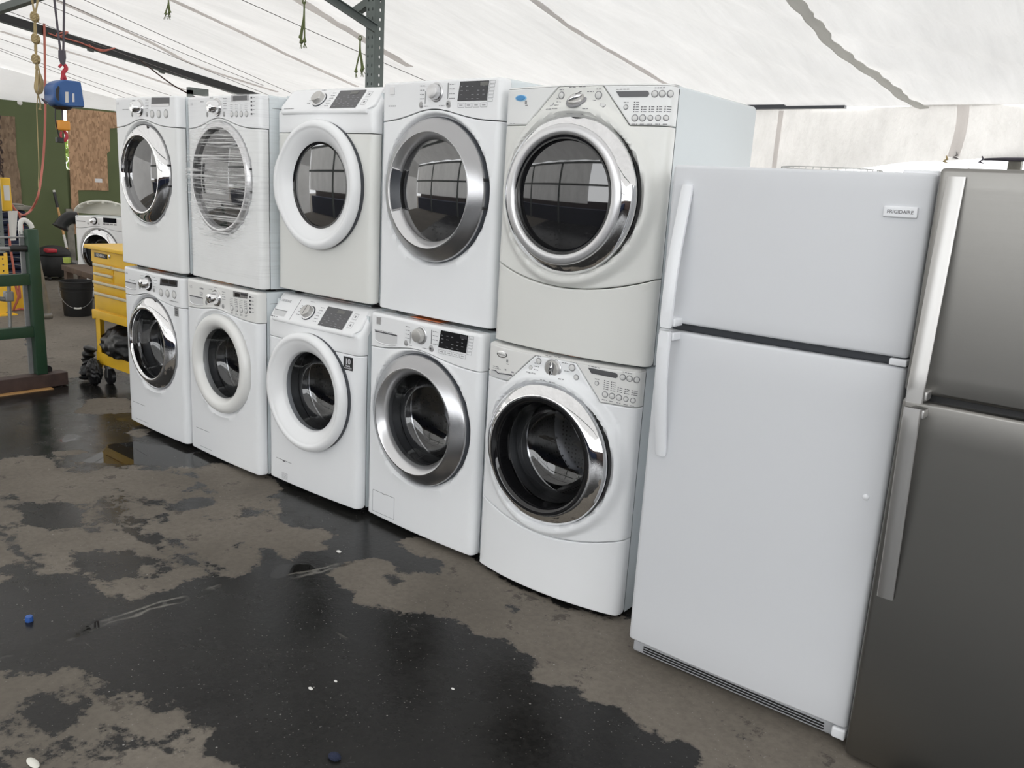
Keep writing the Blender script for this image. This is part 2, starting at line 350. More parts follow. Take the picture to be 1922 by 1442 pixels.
# ------------------------------------------------------------------ appliance front surface
class Front:
    """curved front of a washer or dryer in local coordinates: x along the front, -y outward, z up"""
    def __init__(s, W, bulge, r, disp=None, slant=None, side=.05):
        s.W = W; s.b = bulge; s.disp = disp or (lambda x, z: 0.); s.slant = slant or (lambda z: 0.)
        pts = [(0., side), (0., r*1.0+.004)]
        f = lambda x: -bulge*(1-((x-W/2)/(W/2))**2)
        x1 = r*.85; sl = 4*bulge/W*(1-2*x1/W)
        y1 = f(x1)
        for k in range(1, 9):       # corner as quadratic blend
            t = k/8; p0 = Vector((0, r)); p2 = Vector((x1, y1)); p1 = Vector((0, y1+sl*x1))
            q = p0*(1-t)**2+p1*2*t*(1-t)+p2*t*t; pts.append((q.x, q.y))
        mid = [(x1+(W-2*x1)*k/60, f(x1+(W-2*x1)*k/60)) for k in range(1, 60)]
        left = pts[:]; pts = left+mid+[(W-x, y) for x, y in reversed(left)]
        s.p = np.array(pts); d = np.hypot(*np.diff(s.p, axis=0).T); s.s = np.concatenate([[0], np.cumsum(d)]); s.L = s.s[-1]
        tx = np.gradient(s.p[:, 0], s.s); ty = np.gradient(s.p[:, 1], s.s); n = np.hypot(tx, ty); s.nx = ty/n; s.ny = -tx/n
    def sx(s, x):
        i0 = 8; return float(np.interp(x, s.p[i0:-i0, 0], s.s[i0:-i0])) if s.p[i0, 0] < x < s.p[-i0-1, 0] else float(np.interp(x, s.p[1:-1, 0]+np.arange(len(s.p)-2)*1e-9, s.s[1:-1]))
    def pt(s, sv, z, off=0.):
        x = np.interp(sv, s.s, s.p[:, 0]); y = np.interp(sv, s.s, s.p[:, 1]); nx = np.interp(sv, s.s, s.nx); ny = np.interp(sv, s.s, s.ny)
        d = off+s.disp(x, z)
        return Vector((x+nx*d, y+ny*d+s.slant(z), z))
    map = None
    def at(s, x, z, off=0.):
        if s.map:
            a, b = s.map; x, z = a[0]+a[1]*x+a[2]*z+a[3]*x*x, b[0]+b[1]*x+b[2]*z+b[3]*x*x
        return s.pt(s.sx(x), z, off)
    def M(s, x, z, off=0.):
        """local frame at a point: X along the front, Y up, Z outward"""
        p = s.at(x, z, off); e = .004
        X = (s.at(x+e, z)-s.at(x-e, z)).normalized(); Y = (s.at(x, z+e)-s.at(x, z-e)).normalized(); Z = X.cross(Y).normalized(); Y = Z.cross(X)
        m = Matrix.Identity(4)
        for i in range(3): m[i][0] = X[i]; m[i][1] = Y[i]; m[i][2] = Z[i]; m[i][3] = p[i]
        return m
def dense(poly, step=.008):
    out = []
    n = len(poly)
    for i in range(n):
        a = Vector(poly[i]); b = Vector(poly[(i+1) % n]); k = max(1, int((b-a).length/step))
        for j in range(k): out.append(a+(b-a)*j/k)
    return out
def star(fr, poly, c, rh, name, mat, parent, step=.008, inner=.0, bot=.02, curl=1., **kw):
    """panel with boundary poly (s,z) around centre c, optional round hole rh, edges curled in"""
    P_ = dense(poly, step); c = Vector(c); n = len(P_); layers = []
    fr_l = [0, .02, .05, .09, .14, .2, .28, .37, .47, .57, .67, .76, .84, .91, .96, 1]
    rows = []
    for t in fr_l: rows.append([(c+(q-c)*((rh+((q-c).length-.007-rh)*t)/max((q-c).length, 1e-6))) for q in P_])
    layers = [[fr.pt(q.x, q.y) for q in r] for r in rows]
    for dd, off in ((.0045, -.0003*curl), (.0025, -.0014*curl), (.001, -.0034*curl), (.0, -.007*curl), (.0, -.02*curl)):
        layers.append([fr.pt(*(c+(q-c)*(((q-c).length-dd)/(q-c).length)), off) for q in P_])
    if inner > 0:
        layers.insert(0, [fr.pt(q.x, q.y, -inner) for q in rows[0]])
        layers.insert(1, [fr.pt(q.x, q.y, -.004) + Vector((0, 0, 0)) for q in rows[0]])
    mb = MB(); mb.loft(layers, None, True)
    return mb.build(name, mat, parent, 50, **kw)
def patch(fr, quad, off, mb, nu=8, nv=3, mi=0):
    """thin patch lying on the front: quad = TL,TR,BR,BL in (x,z)"""
    TL, TR, BR, BL = [Vector(q) for q in quad]; G = []
    for j in range(nv+1):
        row = []
        for i in range(nu+1):
            u = i/nu; v = j/nv; p = (TL*(1-u)+TR*u)*(1-v)+(BL*(1-u)+BR*u)*v; row.append(fr.at(p.x, p.y, off))
        G.append(row)
    mb.grid(G, mi=mi, flip=True)
def slab(fr, quad, name, mat, parent, th=.0015, **kw):
    mb = MB(); patch(fr, quad, th, mb)
    TL, TR, BR, BL = quad
    for a, b in ((TL, TR), (TR, BR), (BR, BL), (BL, TL)):
        G = [[fr.at(a[0]+(b[0]-a[0])*k/8, a[1]+(b[1]-a[1])*k/8, o) for k in range(9)] for o in (th, -.001)]
        mb.grid(G)
    return mb.build(name, mat, parent, 30, **kw)
def rect(x0, x1, z0, z1): return [(x0, z1), (x1, z1), (x1, z0), (x0, z0)]
def prints(fr, items, name, mat, parent, off=.0012, **kw):
    mb = MB()
    for x, z, w, h in items: patch(fr, rect(x-w/2, x+w/2, z-h/2, z+h/2), off, mb, max(1, int(w/.02)), 1)
    return mb.build(name, mat, parent, 0, **kw)
def textlines(items):
    """small unreadable caption lines as broken dashes"""
    out = []; R = random.Random(3)
    for x, z, w, h in items:
        p = x-w/2
        while p < x+w/2-.002:
            l = min(R.uniform(.006, .016), x+w/2-p); out.append((p+l/2, z, l, h)); p += l+.003
    return out
def lettering(fr, x, z, txt, size, name, mat, parent, off=.0014, bold=0., sx=1., shear=0., **kw):
    vs, fs = text_tris(txt, size, bold); mb = MB()
    mb.add([fr.at(x+(a*sx+b*shear), z+b, off) for a, b, _ in vs], fs)
    return mb.build(name, mat, parent, 0, **kw)
def disc_button(fr, x, z, r, name, parent, mat='button', ring='button_grey', h=.004, sx=1.):
    M = fr.M(x, z) @ Matrix.Diagonal((sx, 1, 1, 1))
    mb = MB(); mb.lathe([(0, h), (r*.7, h), (r*.88, h*.7), (r*.92, -.001)], 24, M, mi=0)
    mb.lathe([(r*.93, -.001), (r*.93, h*.45), (r*1.05, h*.5), (r*1.15, h*.3), (r*1.2, -.001)], 24, M, mi=1)
    return mb.build(name, [mat, ring], parent, 40)

def cabinet(p, W, H, D, mat='side', top='enamel', y0=.035, ztop=None, tfront=.02, slope=None):
    """open-fronted shell behind the front panel"""
    mb = MB(); r = .012; zt = (ztop or H)
    # sides, back and top as a rounded U swept down the depth
    def sec(y, z0, dz=0):
        L = [(0.001, y, z0), (.001, y, zt-r-dz)]
        for k in range(1, 5): a = PI/2*k/4; L.append((.001+r-r*math.cos(a), y, zt-dz-r+r*math.sin(a)))
        L += [(W-x, y_, z) for x, y_, z in reversed(L)]
        return L
    if slope: layers = [sec(y, 0, dz) for y, dz in slope]+[sec(D-.01, 0), sec(D, .005, .008)]
    else: layers = [sec(y0, 0, .006), sec(y0+.004, 0, 0), sec(D-.01, 0), sec(D, .005, .008)]
    mb.loft(layers, None, False)
    n = len(layers[0]); mb.add(layers[-1], [tuple(range(n))])
    mb.box(.003, W-.003, y0+.01, D-.005, .002, .01)
    # inward flange seen through the seam
    mb.box(.004, .03, y0+.004, y0+.008, .01, zt-.03); mb.box(W-.03, W-.004, y0+.004, y0+.008, .01, zt-.03)
    return mb.build('cabinet', mat, p, 40)
def feet(p, W, D, h=.02):
    for x in (.06, W-.06):
        for y in (.09, D-.08):
            mb = MB(); M = Matrix.Translation((x, y, -h))
            mb.lathe([(0, 0), (.024, 0), (.026, .006), (.016, .010), (.010, .012), (.010, h+.004)], 20, M @ Matrix.Diagonal((1, 1, min(1, h/.02), 1)))
            mb.build('leveling_foot', 'black', p, 40)

def door_frame(fr, cx, cz, yb): # Z outward
    m = Matrix.Identity(4); m[0][0] = 1; m[1][0] = 0
    X = Vector((1, 0, 0)); Y = Vector((0, 0, 1)); Z = Vector((0, -1, 0))
    for i in range(3): m[i][0] = X[i]; m[i][1] = Y[i]; m[i][2] = Z[i]
    m[0][3] = cx; m[1][3] = yb; m[2][3] = cz
    return m
def drum_set(p, door, Mx, rg, glass='glass', depth=.40):
    mb = MB(); mb.lathe([(rg+.004, -.012), (rg-.004, .016-.02), (rg-.012, -.03), (rg-.022, -.07), (rg-.04, -.105), (rg-.075, -.125), (.05, -.138), (0, -.14)], 72, Mx)
    g = mb.build('glass', glass, door, 60)
    mb = MB(); mb.lathe([(rg+.035, -.03), (rg+.03, -.05), (rg+.012, -.062), (rg+.004, -.08), (rg+.016, -.095), (rg+.004, -.11), (rg-.01, -.125), (rg+.004, -.14), (rg+.03, -.145)], 72, Mx)
    mb.build('gasket', 'rubber', p, 50)
    R = rg+.045; mb = MB()
    mb.lathe([(rg+.008, -.145), (R-.012, -.150), (R, -.165), (R, -depth), (R-.03, -depth-.02), (.09, -depth-.03), (.08, -depth-.015), (0, -depth-.01)], 72, Mx)
    d = mb.build('drum', 'drum', p, 40)
    mb = MB(); mb.lathe([(rg+.006, -.146), (rg+.002, -.150), (rg+.006, -.154)], 72, Mx); mb.build('drum_lip', 'chrome_soft', d, 60)
    for k in range(3):
        a = PI/2+.5+k*2*PI/3; mb = MB(); layers = []
        for t, hh in ((0, .004), (.05, .034), (.5, .038), (.95, .034), (1, .004)):
            h = -.18-(depth-.2)*t; L = []
            for da, rr in ((-.16, 0), (-.05, .85), (0, 1), (.05, .85), (.16, 0)):
                r_ = R-.002-hh*rr; L.append((r_*math.cos(a+da), r_*math.sin(a+da), h))
            layers.append(L)
        mb.loft(layers, Mx, False); mb.build('baffle', 'baffle', d, 60)

# maps measured feature coordinates onto each machine's front
FMAP = {
'D1':((-0.0102,1.1850,0.0077,-0.1994),(0.0074,-0.0121,0.9714,0.0113)),
'W1':((-0.0187,1.2096,0.0080,-0.2124),(0.0065,0.0331,0.9794,-0.0277)),
'D2':((0.0003,1.1323,0.0055,-0.1637),(0.0067,-0.0104,0.9743,0.0108)),
'W2':((-0.0084,1.1555,0.0056,-0.1697),(0.0063,0.0298,0.9814,-0.0260)),
'D4':((-0.0068,1.0976,0.0006,-0.1239),(0.0058,-0.0126,0.9767,0.0124)),
'W4':((-0.0068,1.0920,0.0008,-0.1205),(0.0010,0.0282,0.9873,-0.0285)),
'D5':((-0.0172,1.2380,-0.0015,-0.3137),(0.0082,-0.0380,0.9913,0.0486)),
'W5':((-0.0150,1.2326,-0.0014,-0.3140),(-0.0068,0.0903,0.9960,-0.1163))}
def machine(key, label, cat, kind, brand, x0, y0, rz, zb, H, D=.70, **o):
    W = .686
    p = thing('clothes_dryer' if kind == 'D' else 'washing_machine', label, cat, (x0, y0, zb), rz, o.get('group'))
    fam = o['fam']; cx = W/2; cz = o['cz']; enamel = o.get('mat', 'enamel'); console = o.get('cmat', 'plastic')
    zs = o.get('seam', (.79, .83)); slant = None; disp = None
    if fam == 'lg': bulge, rc, Rr = .010, .030, .285
    if fam == 'km': bulge, rc, Rr = .012, .030, .309
    if fam == 'sg': bulge, rc, Rr = .010, .034, .30
    if fam == 'dt': bulge, rc, Rr = .050, .030, .315
    def dsp(x, z):
        r = math.hypot(x-cx, z-cz)
        if fam in ('lg', 'km'):
            e = 1-sm(Rr-.016, Rr, r)
            return -.020*e + .004*math.exp(-((r-Rr-.004)/.012)**2)
        if fam == 'sg': return 0
        e = 1-sm(.288, .298, r)
        return -.012*e + .016*sm(.340, .312, r)*1. if r > .29 else -.012*e+.016
    def sl(z):
        if fam != 'sg': return 0.
        return .0 if z < .832 else .085*(z-.832)/(H-.832)
    if fam == 'dt':
        dsp = lambda x, z: (lambda r: .024*(1-sm(.300, .328, r))-.022*(1-sm(.276, .284, r)))(math.hypot(x-cx, z-cz))
    fr = Front(W, bulge, rc, dsp, sl); fr.map = FMAP.get(key)
    S0, S1 = 0, fr.L; cc = (fr.L/2, cz)
    rh = {'lg': .250, 'km': .272, 'sg': .215, 'dt': .255}[fam]
    sx = fr.sx
    g = .0015
    # ---- body panels
    if fam in ('lg', 'km'):
        w0, w1, ctr, wid = zs[0], zs[1], .30 if fam == 'lg' else .31, .17 if fam == 'lg' else .19
        seamf = lambda s_: w0+(w1-w0)*math.exp(-((np.interp(s_, fr.s, fr.p[:, 0])-cx*.96)/wid)**2*1.1)
        top = [(S1*(1-k/60), seamf(S1*(1-k/60))-g) for k in range(61)]
        poly = [(S0, .004), (S0+.004, 0), (S1-.004, 0), (S1, .004)]+top
        star(fr, poly, cc, rh, 'front_panel', enamel, p, inner=.03)
        # console
        G = []; nv = 14
        vals = [0, .0, .012, .03, .06, .12, .25, .4, .55, .7, .82, .9, .95, .98, 1.]
        for j, t in enumerate(vals):
            row = []
            for i in range(141):
                s_ = S0+(S1-S0)*i/140; zl = seamf(s_)+g; z = zl+(H-.012-zl)*t
                off = -.008 if j == 0 else (-.003 if j == 1 else 0.)
                row.append(fr.pt(s_, z, off))
            G.append(row)
        for a in (25, 50, 75, 90):      # rounded top edge
            row = []
            for i in range(141):
                s_ = S0+(S1-S0)*i/140; q = fr.pt(s_, H-.012, -.012*(1-math.cos(math.radians(a)))); row.append(Vector((q.x, q.y, H-.012+.012*math.sin(math.radians(a)))))
            G.append(row)
        row = [Vector((min(max(q.x, .004), W-.004), max(q.y, .045), H)) for q in G[-1]]; G.append(row)
        mb = MB(); mb.grid(G); con = mb.build('control_panel', console, p, 50)
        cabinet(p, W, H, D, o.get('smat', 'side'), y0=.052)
        # side step line of the cabinet
    elif fam == 'sg':
        zsm = .742
        poly = [(S0, .012), (S0+.004, .004), (S0+.012, 0), (S1-.012, 0), (S1-.004, .004), (S1, .012), (S1, zsm-g), (S0, zsm-g)]
        star(fr, poly, cc, rh, 'front_panel', enamel, p, inner=.03)
        G = []
        for j, z in enumerate([zsm+g, zsm+g, zsm+.006, .77, .80, .822, .832, .85, .88, .91, H-.008, H-.003, H]):
            off = -.008 if j == 0 else (-.002 if j == 1 else (-.004 if z == H-.003 else (-.010 if z == H else 0)))
            G.append([fr.pt(S0+(S1-S0)*i/120, z, off) for i in range(121)])
        G.append([Vector((q.x, .13, H-.001)) for q in G[-1]])
        mb = MB(); mb.grid(G); mb.build('upper_panel', 'plastic', p, 40)
        # slanted console plate with rolled lower lip
        zl0, zl1 = .832, H-.006; xa, xb = .022, .676
        sec = [(.012, zl0-.006), (-.002, zl0-.010), (-.010, zl0-.006), (-.013, zl0+.002), (-.008, zl0+.012)]
        def plate_x(u, t):
            inset = .010*t
            r0 = .025*(1-min(1, t/.18))**2
            return xa+inset+r0+(xb-xa-2*inset-2*r0)*u
        ysl = lambda z: -.044+.02+(z-zl0-.018)/(zl1-zl0-.018)*.084
        rowsz = [(y, z, 0) for y, z in sec]
        for k in range(1, 13):
            z = zl0+.012+(zl1-zl0-.012)*k/12; rowsz.append((-.008+.078*(z-zl0-.012)/.095, z, k/12))
        rowsz += [(.084, zl1+.004, 1), (.10, zl1+.005, 1)]
        bow = lambda x: -.006*(1-((x-W/2)/(W/2))**2)
        G = []
        for y, z, t in rowsz:
            row = []
            us = [0, .0008, .003, .007, .013, .022]; us = us+[.04+.92*k/40 for k in range(41)]+[1-a for a in reversed(us)]
            for i, u in enumerate(us):
                x = plate_x(u, t); e = min(i, len(us)-1-i)
                y_ = y+bow(x)+(.035, .010, .005, .0022, .0008, 0)[min(e, 5)]; row.append(Vector((x, y_, z)))
            G.append(row)
        mb = MB(); mb.grid(G); con = mb.build('control_panel', 'plastic', p, 50)
        class FP:   # surface of the plate for fittings
            def at(s_, x, z, off=0.):
                return Vector((x, -.008+.078*(z-zl0-.012)/.095+bow(x)-off*.77, z+off*.63))
            M = Front.M
        fp = FP()
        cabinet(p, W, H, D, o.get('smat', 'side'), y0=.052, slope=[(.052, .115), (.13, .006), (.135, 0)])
    else:
        kick = lambda x: .243+.062*((x-W/2)/(W/2))**2
        xs = np.linspace(0, S1, 50)
        xof = lambda s_: float(np.interp(s_, fr.s, fr.p[:, 0]))
        low = [(s_, kick(xof(s_))+g) for s_ in xs]
        zt = H-.006
        up = [(S1, .806), (sx(.553), .806), (sx(.446), zt), (sx(.271), zt), (sx(.127), .806), (S0, .806)]
        star(fr, low+up, cc, rh, 'front_panel', enamel, p, inner=.03)
        e = .0022
        star(fr, [(S0, .806+e), (sx(.125), .806+e), (sx(.268), zt), (S0, zt)], (sx(.09), .87), 0.0001, 'drawer_front' if kind == 'W' else 'console_side_panel', console, p, step=.01)
        con = star(fr, [(sx(.5555), .806+e), (S1, .806+e), (S1, zt), (sx(.449), zt)], (sx(.585), .87), 0.0001, 'control_panel', console, p, step=.01)
        kp = [(s_, kick(xof(s_))-g) for s_ in xs[::-1]]+[(S0, .014), (S0+.006, .004), (S0+.018, 0), (S1-.018, 0), (S1-.006, .004), (S1, .014)]
        star(fr, kp, (fr.L/2, .12), .0001, 'kick_panel', enamel, p)
        mb = MB(); mb.grid([[fr.pt(s_, zt, -.001) for s_ in xs], [fr.pt(s_, H, -.010) for s_ in xs], [Vector((min(max(xof(s_), .003), W-.003), .06, H)) for s_ in xs]]); mb.build('top_trim', console, p, 40)
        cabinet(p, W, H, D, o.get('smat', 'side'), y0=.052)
    feet(p, W, D, dict(D1=.0245, D2=.0145, D3=.0265, D4=.0195, D5=.0130).get(key, zb))
    if fam in ('lg', 'km'):
        mb = MB(); mb.box(W-.001, W+.0004, .07, D-.01, H-.060, H-.0575); mb.build('side_seam', 'print', p, 0)
        if key in ('D2', 'D1', 'W4', 'D4'): mb = MB(); mb.box(W, W+.0006, .12, .21, H-.115, H-.095); mb.build('side_label', 'print', p, 0)
    # ---- door
    yb = -bulge*.72
    Mx = door_frame(fr, cx, cz, yb)
    door = MB(); rg = o['rg']
    if fam == 'lg':
        mats = o.get('ring', 'chrome')
        if mats == 'white':
            prof = [(.262, -.035), (.266, .0), (.264, .012), (.256, .022), (.24, .027), (.222, .026), (.208, .020), (.200, .010), (rg, -.008), (rg-.002, -.035)]
            door.lathe(prof, 120, Mx); dr = door.build('door', 'plastic_warm', p, 60)
        elif mats == 'greyring':
            prof = [(.274, -.035), (.279, .0), (.278, .010), (.270, .018), (.258, .022), (.251, .020), (.248, .006), (.246, -.02)]
            door.lathe(prof, 120, Mx); dr = door.build('door', 'silver_bright', p, 60)
        else:
            prof = [(.264, -.035), (.2665, -.010), (.2665, -.002), (.2645, .003), (.260, .008), (.248, .0185), (.236, .0275), (.222, .0355), (.212, .039), (.206, .039), (rg+.002, .035), (rg, .022), (rg-.003, -.01), (rg-.004, -.03)]
            door.lathe(prof, 144, Mx); dr = door.build('door', 'chrome', p, 60)
            mb = MB(); mb.lathe([(.2665, -.034), (.2690, -.012), (.2690, .0), (.2655, .004)], 120, Mx); mb.build('door_rim', 'silver', dr, 50)
    elif fam == 'km':
        door.lathe([(.284, -.03), (.289, -.008), (.2905, .002), (.289, .008), (.285, .012), (.270, .022), (.255, .0315), (.240, .040), (.235, .0425), (.232, .0425)], 144, Mx); dr = door.build('door', 'silver', p, 50)
        mb = MB(); mb.lathe([(.233, .0425), (.228, .040), (rg+.010, .018), (rg+.003, .006), (rg, -.03)], 144, Mx); mb.build('inner_ring', 'silver_bright', dr, 50)
        mb = MB(); mb.lathe([(.280, -.03), (.2935, -.022), (.2930, -.004), (.289, .000)], 120, Mx); mb.build('door_rim', 'darkrim', dr, 50)
    elif fam == 'sg':
        def bump(a, r):
            if kind != 'D': return 1.
            d = abs(((a-PI)+PI) % (2*PI)-PI); return 1+.062*math.exp(-(d/.42)**4)*sm(.235, .29, r)
        prof = [(.278, -.004), (.285, .008), (.290, .018), (.292, .028), (.289, .040), (.281, .049), (.268, .053), (.258, .052), (.255, .0485), (.248, .047), (.232, .041), (.214, .028), (rg+.006, .016), (rg+.001, .010), (rg-.002, -.03)]
        door.lathe(prof, 160, Mx, rmod=bump); dr = door.build('door', 'plastic', p, 60)
        mb = MB(); mb.lathe([(.25, -.012), (.282, -.014), (.287, -.002), (.286, .010), (.25, .011)], 120, Mx, rmod=lambda a, r: 1+.016*math.cos(a)); mb.build('door_rim', 'darkrim', dr, 50)
    else:
        prof = [(.268, -.03), (.274, .0), (.2755, .018), (.2745, .026), (.271, .031), (.262, .040), (.250, .0495)]+([(.243, .054), (.240, .0555)] if kind == 'D' else [(.238, .0575), (.231, .061), (.2265, .061)])
        door.lathe(prof, 160, Mx); dr = door.build('door', 'chrome', p, 60)
        if kind == 'D':
            mb = MB(); mb.lathe([(.2410, .055), (.2405, .061), (.238, .0645), (.232, .067), (.215, .068), (rg+.004, .066), (rg+.001, .062), (rg, .050), (rg-.001, .0)], 144, Mx); mb.build('inner_ring', 'silver_bright', dr, 60)
        else:
            mb = MB(); mb.lathe([(.2270, .060), (.2255, .064), (.218, .065), (rg+.002, .060), (rg-.003, .04), (rg-.006, -.02)], 144, Mx); mb.build('inner_ring', 'blackgloss', dr, 60)
        mb = MB(); mb.lathe([(.255, -.016), (.2765, -.012), (.2785, .004), (.2770, .010)], 120, Mx); mb.build('door_gasket', 'black', dr, 60)
    if kind == 'D':
        gz = {'lg': .008, 'km': .004, 'sg': .008, 'dt': .052}[fam]
        mb = MB(); n_ = 24; R_ = {'greyring': .248}.get(o.get('ring'), rg+.001)
        if o.get('ring') == 'greyring': gz = .004
        mb.lathe([(R_*(1-k/n_), gz-(.012 if fam == 'dt' else .004)+.020*(1-(1-k/n_)**2)*(.5 if fam == 'sg' else 1.)) for k in range(n_)]+[(0, gz-(.012 if fam == 'dt' else .004)+.020*(.5 if fam == 'sg' else 1.))], 96, Mx)
        mb.build('glass', 'glassblack' if fam == 'dt' else 'glassdark', dr, 60)
        if fam in ('lg', 'km'):     # finger recess on the left of the opening
            mb = MB(); a0 = PI-.36; a1 = PI+.40
            rr = rg
            mb.lathe([(rr-.018, .012), (rr-.004, .016), (rr+.004, .024), (rr+.010, .034)] if fam == 'lg' else [(rr-.010, .012), (rr+.006, .020), (rr+.018, .033), (rr+.022, .038)], 24, Mx, a0, a1); mb.build('door_handle', 'black' if fam == 'lg' else 'darkrim', dr, 50)
            if fam == 'km':
                ol = [((rr+.024)*math.cos(t), (rr+.024)*math.sin(t), .0405) for t in np.linspace(a0-.02, a1+.02, 20)]; e0 = [(rr*math.cos(a0-.02), rr*math.sin(a0-.02), .014)]; e1 = [(rr*math.cos(a1+.02), rr*math.sin(a1+.02), .014)]
                mb = MB(); mb.tube(e0+ol+e1, .003, 6, Mx); mb.build('handle_edge', 'silver_bright', dr, 60)
        if fam == 'dt' or fam == 'sg':
            mb = MB(); wd_ = .013 if fam == 'dt' else .007; mb.lathe([(rg-wd_, gz+(.004 if fam == 'dt' else .002)), (rg-.004, gz-.001+.004), (rg+.002, gz+.006)], 96, Mx)
            mb.build('glass_surround', 'blackgloss', dr, 60)
        for dz in ((-.055, .055) if fam in ('lg', 'km') else ()):
            mb = MB(); e_ = .290 if fam == 'km' else (.279 if o.get('ring') else .2665); mb.box(e_-.014, e_+.002, dz-.005, dz+.005, -.012, .008, Mx); mb.build('hinge', 'black', dr, 30)
    else:
        drum_set(p, dr, Mx, rg, 'glass')
    return p, fr, Mx, dr, (fp if fam == 'sg' else fr)

def lg_console(p, fr, kind, kx, kz, wide, **k):
    # rotary knob
    M = fr.M(kx, kz) @ Matrix.Scale(1.15, 4); mb = MB(); mb.lathe([(.039, -.002), (.039, .003), (.036, .006), (.030, .006)], 40, M); b = mb.build('knob_ring', k.get('base', 'chrome_soft'), p, 40)
    mb = MB(); mb.lathe([(.030, .004), (.029, .014), (.026, .022), (.024, .034), (.021, .040), (.012, .0425), (0, .043)], 40, M); mb.build('knob', 'chrome', b, 40)
    for x in (.206, .354): disc_button(fr, x-.0 if x > .3 else x-.008, .854, .011, 'button', p, 'button_grey', 'button_grey', sx=.8)

# --------- 1 & 6: chrome ring pair
def lg_drawer(p, fr, x0, x1, z0, z1, mat='recess'):
    """scooped finger pull of the detergent drawer"""
    mb = MB(); G = []
    for j in range(9):
        v = j/8; row = []
        for i in range(17):
            u = i/16; x = x0+(x1-x0)*u; z = z1+(z0-z1)*v*(1-.25*(2*u-1)**4)
            row.append(fr.at(x, z, .0012))
        G.append(row)
    mb.grid(G, flip=True); o = mb.build('drawer_pull', mat, p, 40)
    mb = MB(); mb.add([fr.at(x0-.002, z1+.002, .002), fr.at(x1+.002, z1+.002, .002), fr.at(x1+.002, z1-.004, .0022), fr.at(x0-.002, z1-.004, .0022)], [(3, 2, 1, 0)]); mb.build('pull_shadow_gap', 'print_dark', o, 0)
    mb = MB(); pts = []
    for i in range(17):
        u = i/16; x = x0+(x1-x0)*u; z = z1+(z0-z1)*(1-.25*(2*u-1)**4); pts.append(fr.at(x, z-.002, .001))
    mb.tube(pts, .003, 6); mb.build('pull_lip', 'plastic', o, 60)

def cap_feet_label(p, W=.686, x0=.25, x1=.42, y=.004, H=.96, mat='orange_label'):
    mb = MB(); mb.box(x0, x1, .02+y, .16, H+.0008, H+.0018); mb.build('warning_label', mat, p, 0)

WD = dict(
 W1=(-0.0000, -0.0381, -0.0280, 0.0262, 0.9481),
 W2=(0.7024, -0.0400, -0.0227, 0.0237, 0.9564),
 W3=(1.4130, -0.0164, 0.0118, 0.0309, 0.9520),
 W4=(2.1234, 0.0275, -0.0263, 0.0257, 0.9567),
 W5=(2.8442, 0.0109, 0.0217, 0.0194, 0.9430),
 D1=(0.0060, -0.0467, -0.0174, 0.9995, 0.9270),
 D2=(0.7097, -0.0113, -0.0390, 0.9952, 0.9269),
 D3=(1.4268, 0.0356, 0.0053, 1.0098, 0.9450),
 D4=(2.1365, 0.0613, -0.0286, 1.0025, 0.9587),
 D5=(2.8630, 0.0172, 0.0281, 0.9759, 0.9405))

# D1 ---------------------------------------------------------------
p, fr, Mx, dr, fp = machine('D1', 'white dryer with wide chrome door ring, stacked at the far left of the row', 'dryer', 'D', 'lg', *WD['D1'][:4], WD['D1'][4], fam='lg', cz=.516, rg=.200, mat='enamel2', seam=(.766, .808), group='stacked laundry machines')
lg_console(p, fr, 'D', .281, .889, False)
slab(fr, [(.409, .942), (.588, .940), (.585, .900), (.402, .898)], 'display', 'disp_grey', p)
slab(fr, rect(.402, .583, .896, .908), 'display_trim', 'silver_bright', p, .0022)
for x in (.408, .476, .548): disc_button(fr, x, .855, .0190, 'option_button', p)
lettering(fr, .045, .915, 'LG', .018, 'brand_mark', 'print', p, label='small grey maker logo')
prints(fr, textlines([(.13, .882, .07, .003), (.36, .93, .03, .003), (.36, .915, .035, .003), (.36, .90, .03, .003), (.355, .885, .025, .003), (.22, .93, .03, .003), (.408, .876, .02, .003), (.548, .878, .02, .003)]), 'printed_captions', 'print', p)
# W1 ---------------------------------------------------------------
p, fr, Mx, dr, fp = machine('W1', 'white washer with chrome door ring, bottom machine beside the yellow tool cart', 'washing machine', 'W', 'lg', *WD['W1'][:4], WD['W1'][4], fam='lg', cz=.533, rg=.199, seam=(.782, .819), group='floor laundry machines')
lg_console(p, fr, 'W', .294, .887, False, base='blackgloss')
slab(fr, [(.428, .930), (.608, .936), (.604, .899), (.420, .889)], 'display', 'disp', p)
slab(fr, rect(.445, .51, .908, .926), 'display_window', 'blackgloss', p, .0022); slab(fr, rect(.522, .59, .908, .928), 'display_window', 'blackgloss', p, .0022)
for x, z in ((.430, .847), (.498, .849), (.569, .851)): disc_button(fr, x, z, .0190, 'option_button', p)
lettering(fr, .052, .922, 'LG', .02, 'brand_mark', 'print_dark', p, label='small dark maker logo')
lettering(fr, .58, .813, 'DIRECTDRIVE', .010, 'drive_mark', 'print', p) if False else prints(fr, textlines([(.565, .813, .09, .005)]), 'drive_mark', 'print', p)
lg_drawer(p, fr, .033, .155, .832, .868)
prints(fr, textlines([(.11, .885, .07, .004), (.23, .925, .03, .003), (.225, .91, .03, .003), (.36, .928, .03, .003), (.365, .912, .045, .004), (.365, .895, .035, .003), (.36, .875, .03, .003), (.43, .87, .015, .003), (.498, .872, .015, .003), (.569, .874, .025, .003), (.29, .94, .03, .003)]), 'printed_captions', 'print', p)
st = slab(fr, rect(.568, .610, .731, .781), 'warranty_sticker', 'button_grey', p, label='grey sticker with the number 10')
lettering(fr, .589, .752, '10', .030, 'sticker_number', 'print_dark', st, off=.003, bold=.0006); prints(fr, textlines([(.589, .773, .03, .004), (.589, .736, .03, .003)]), 'sticker_text', 'print_dark', st, .003)
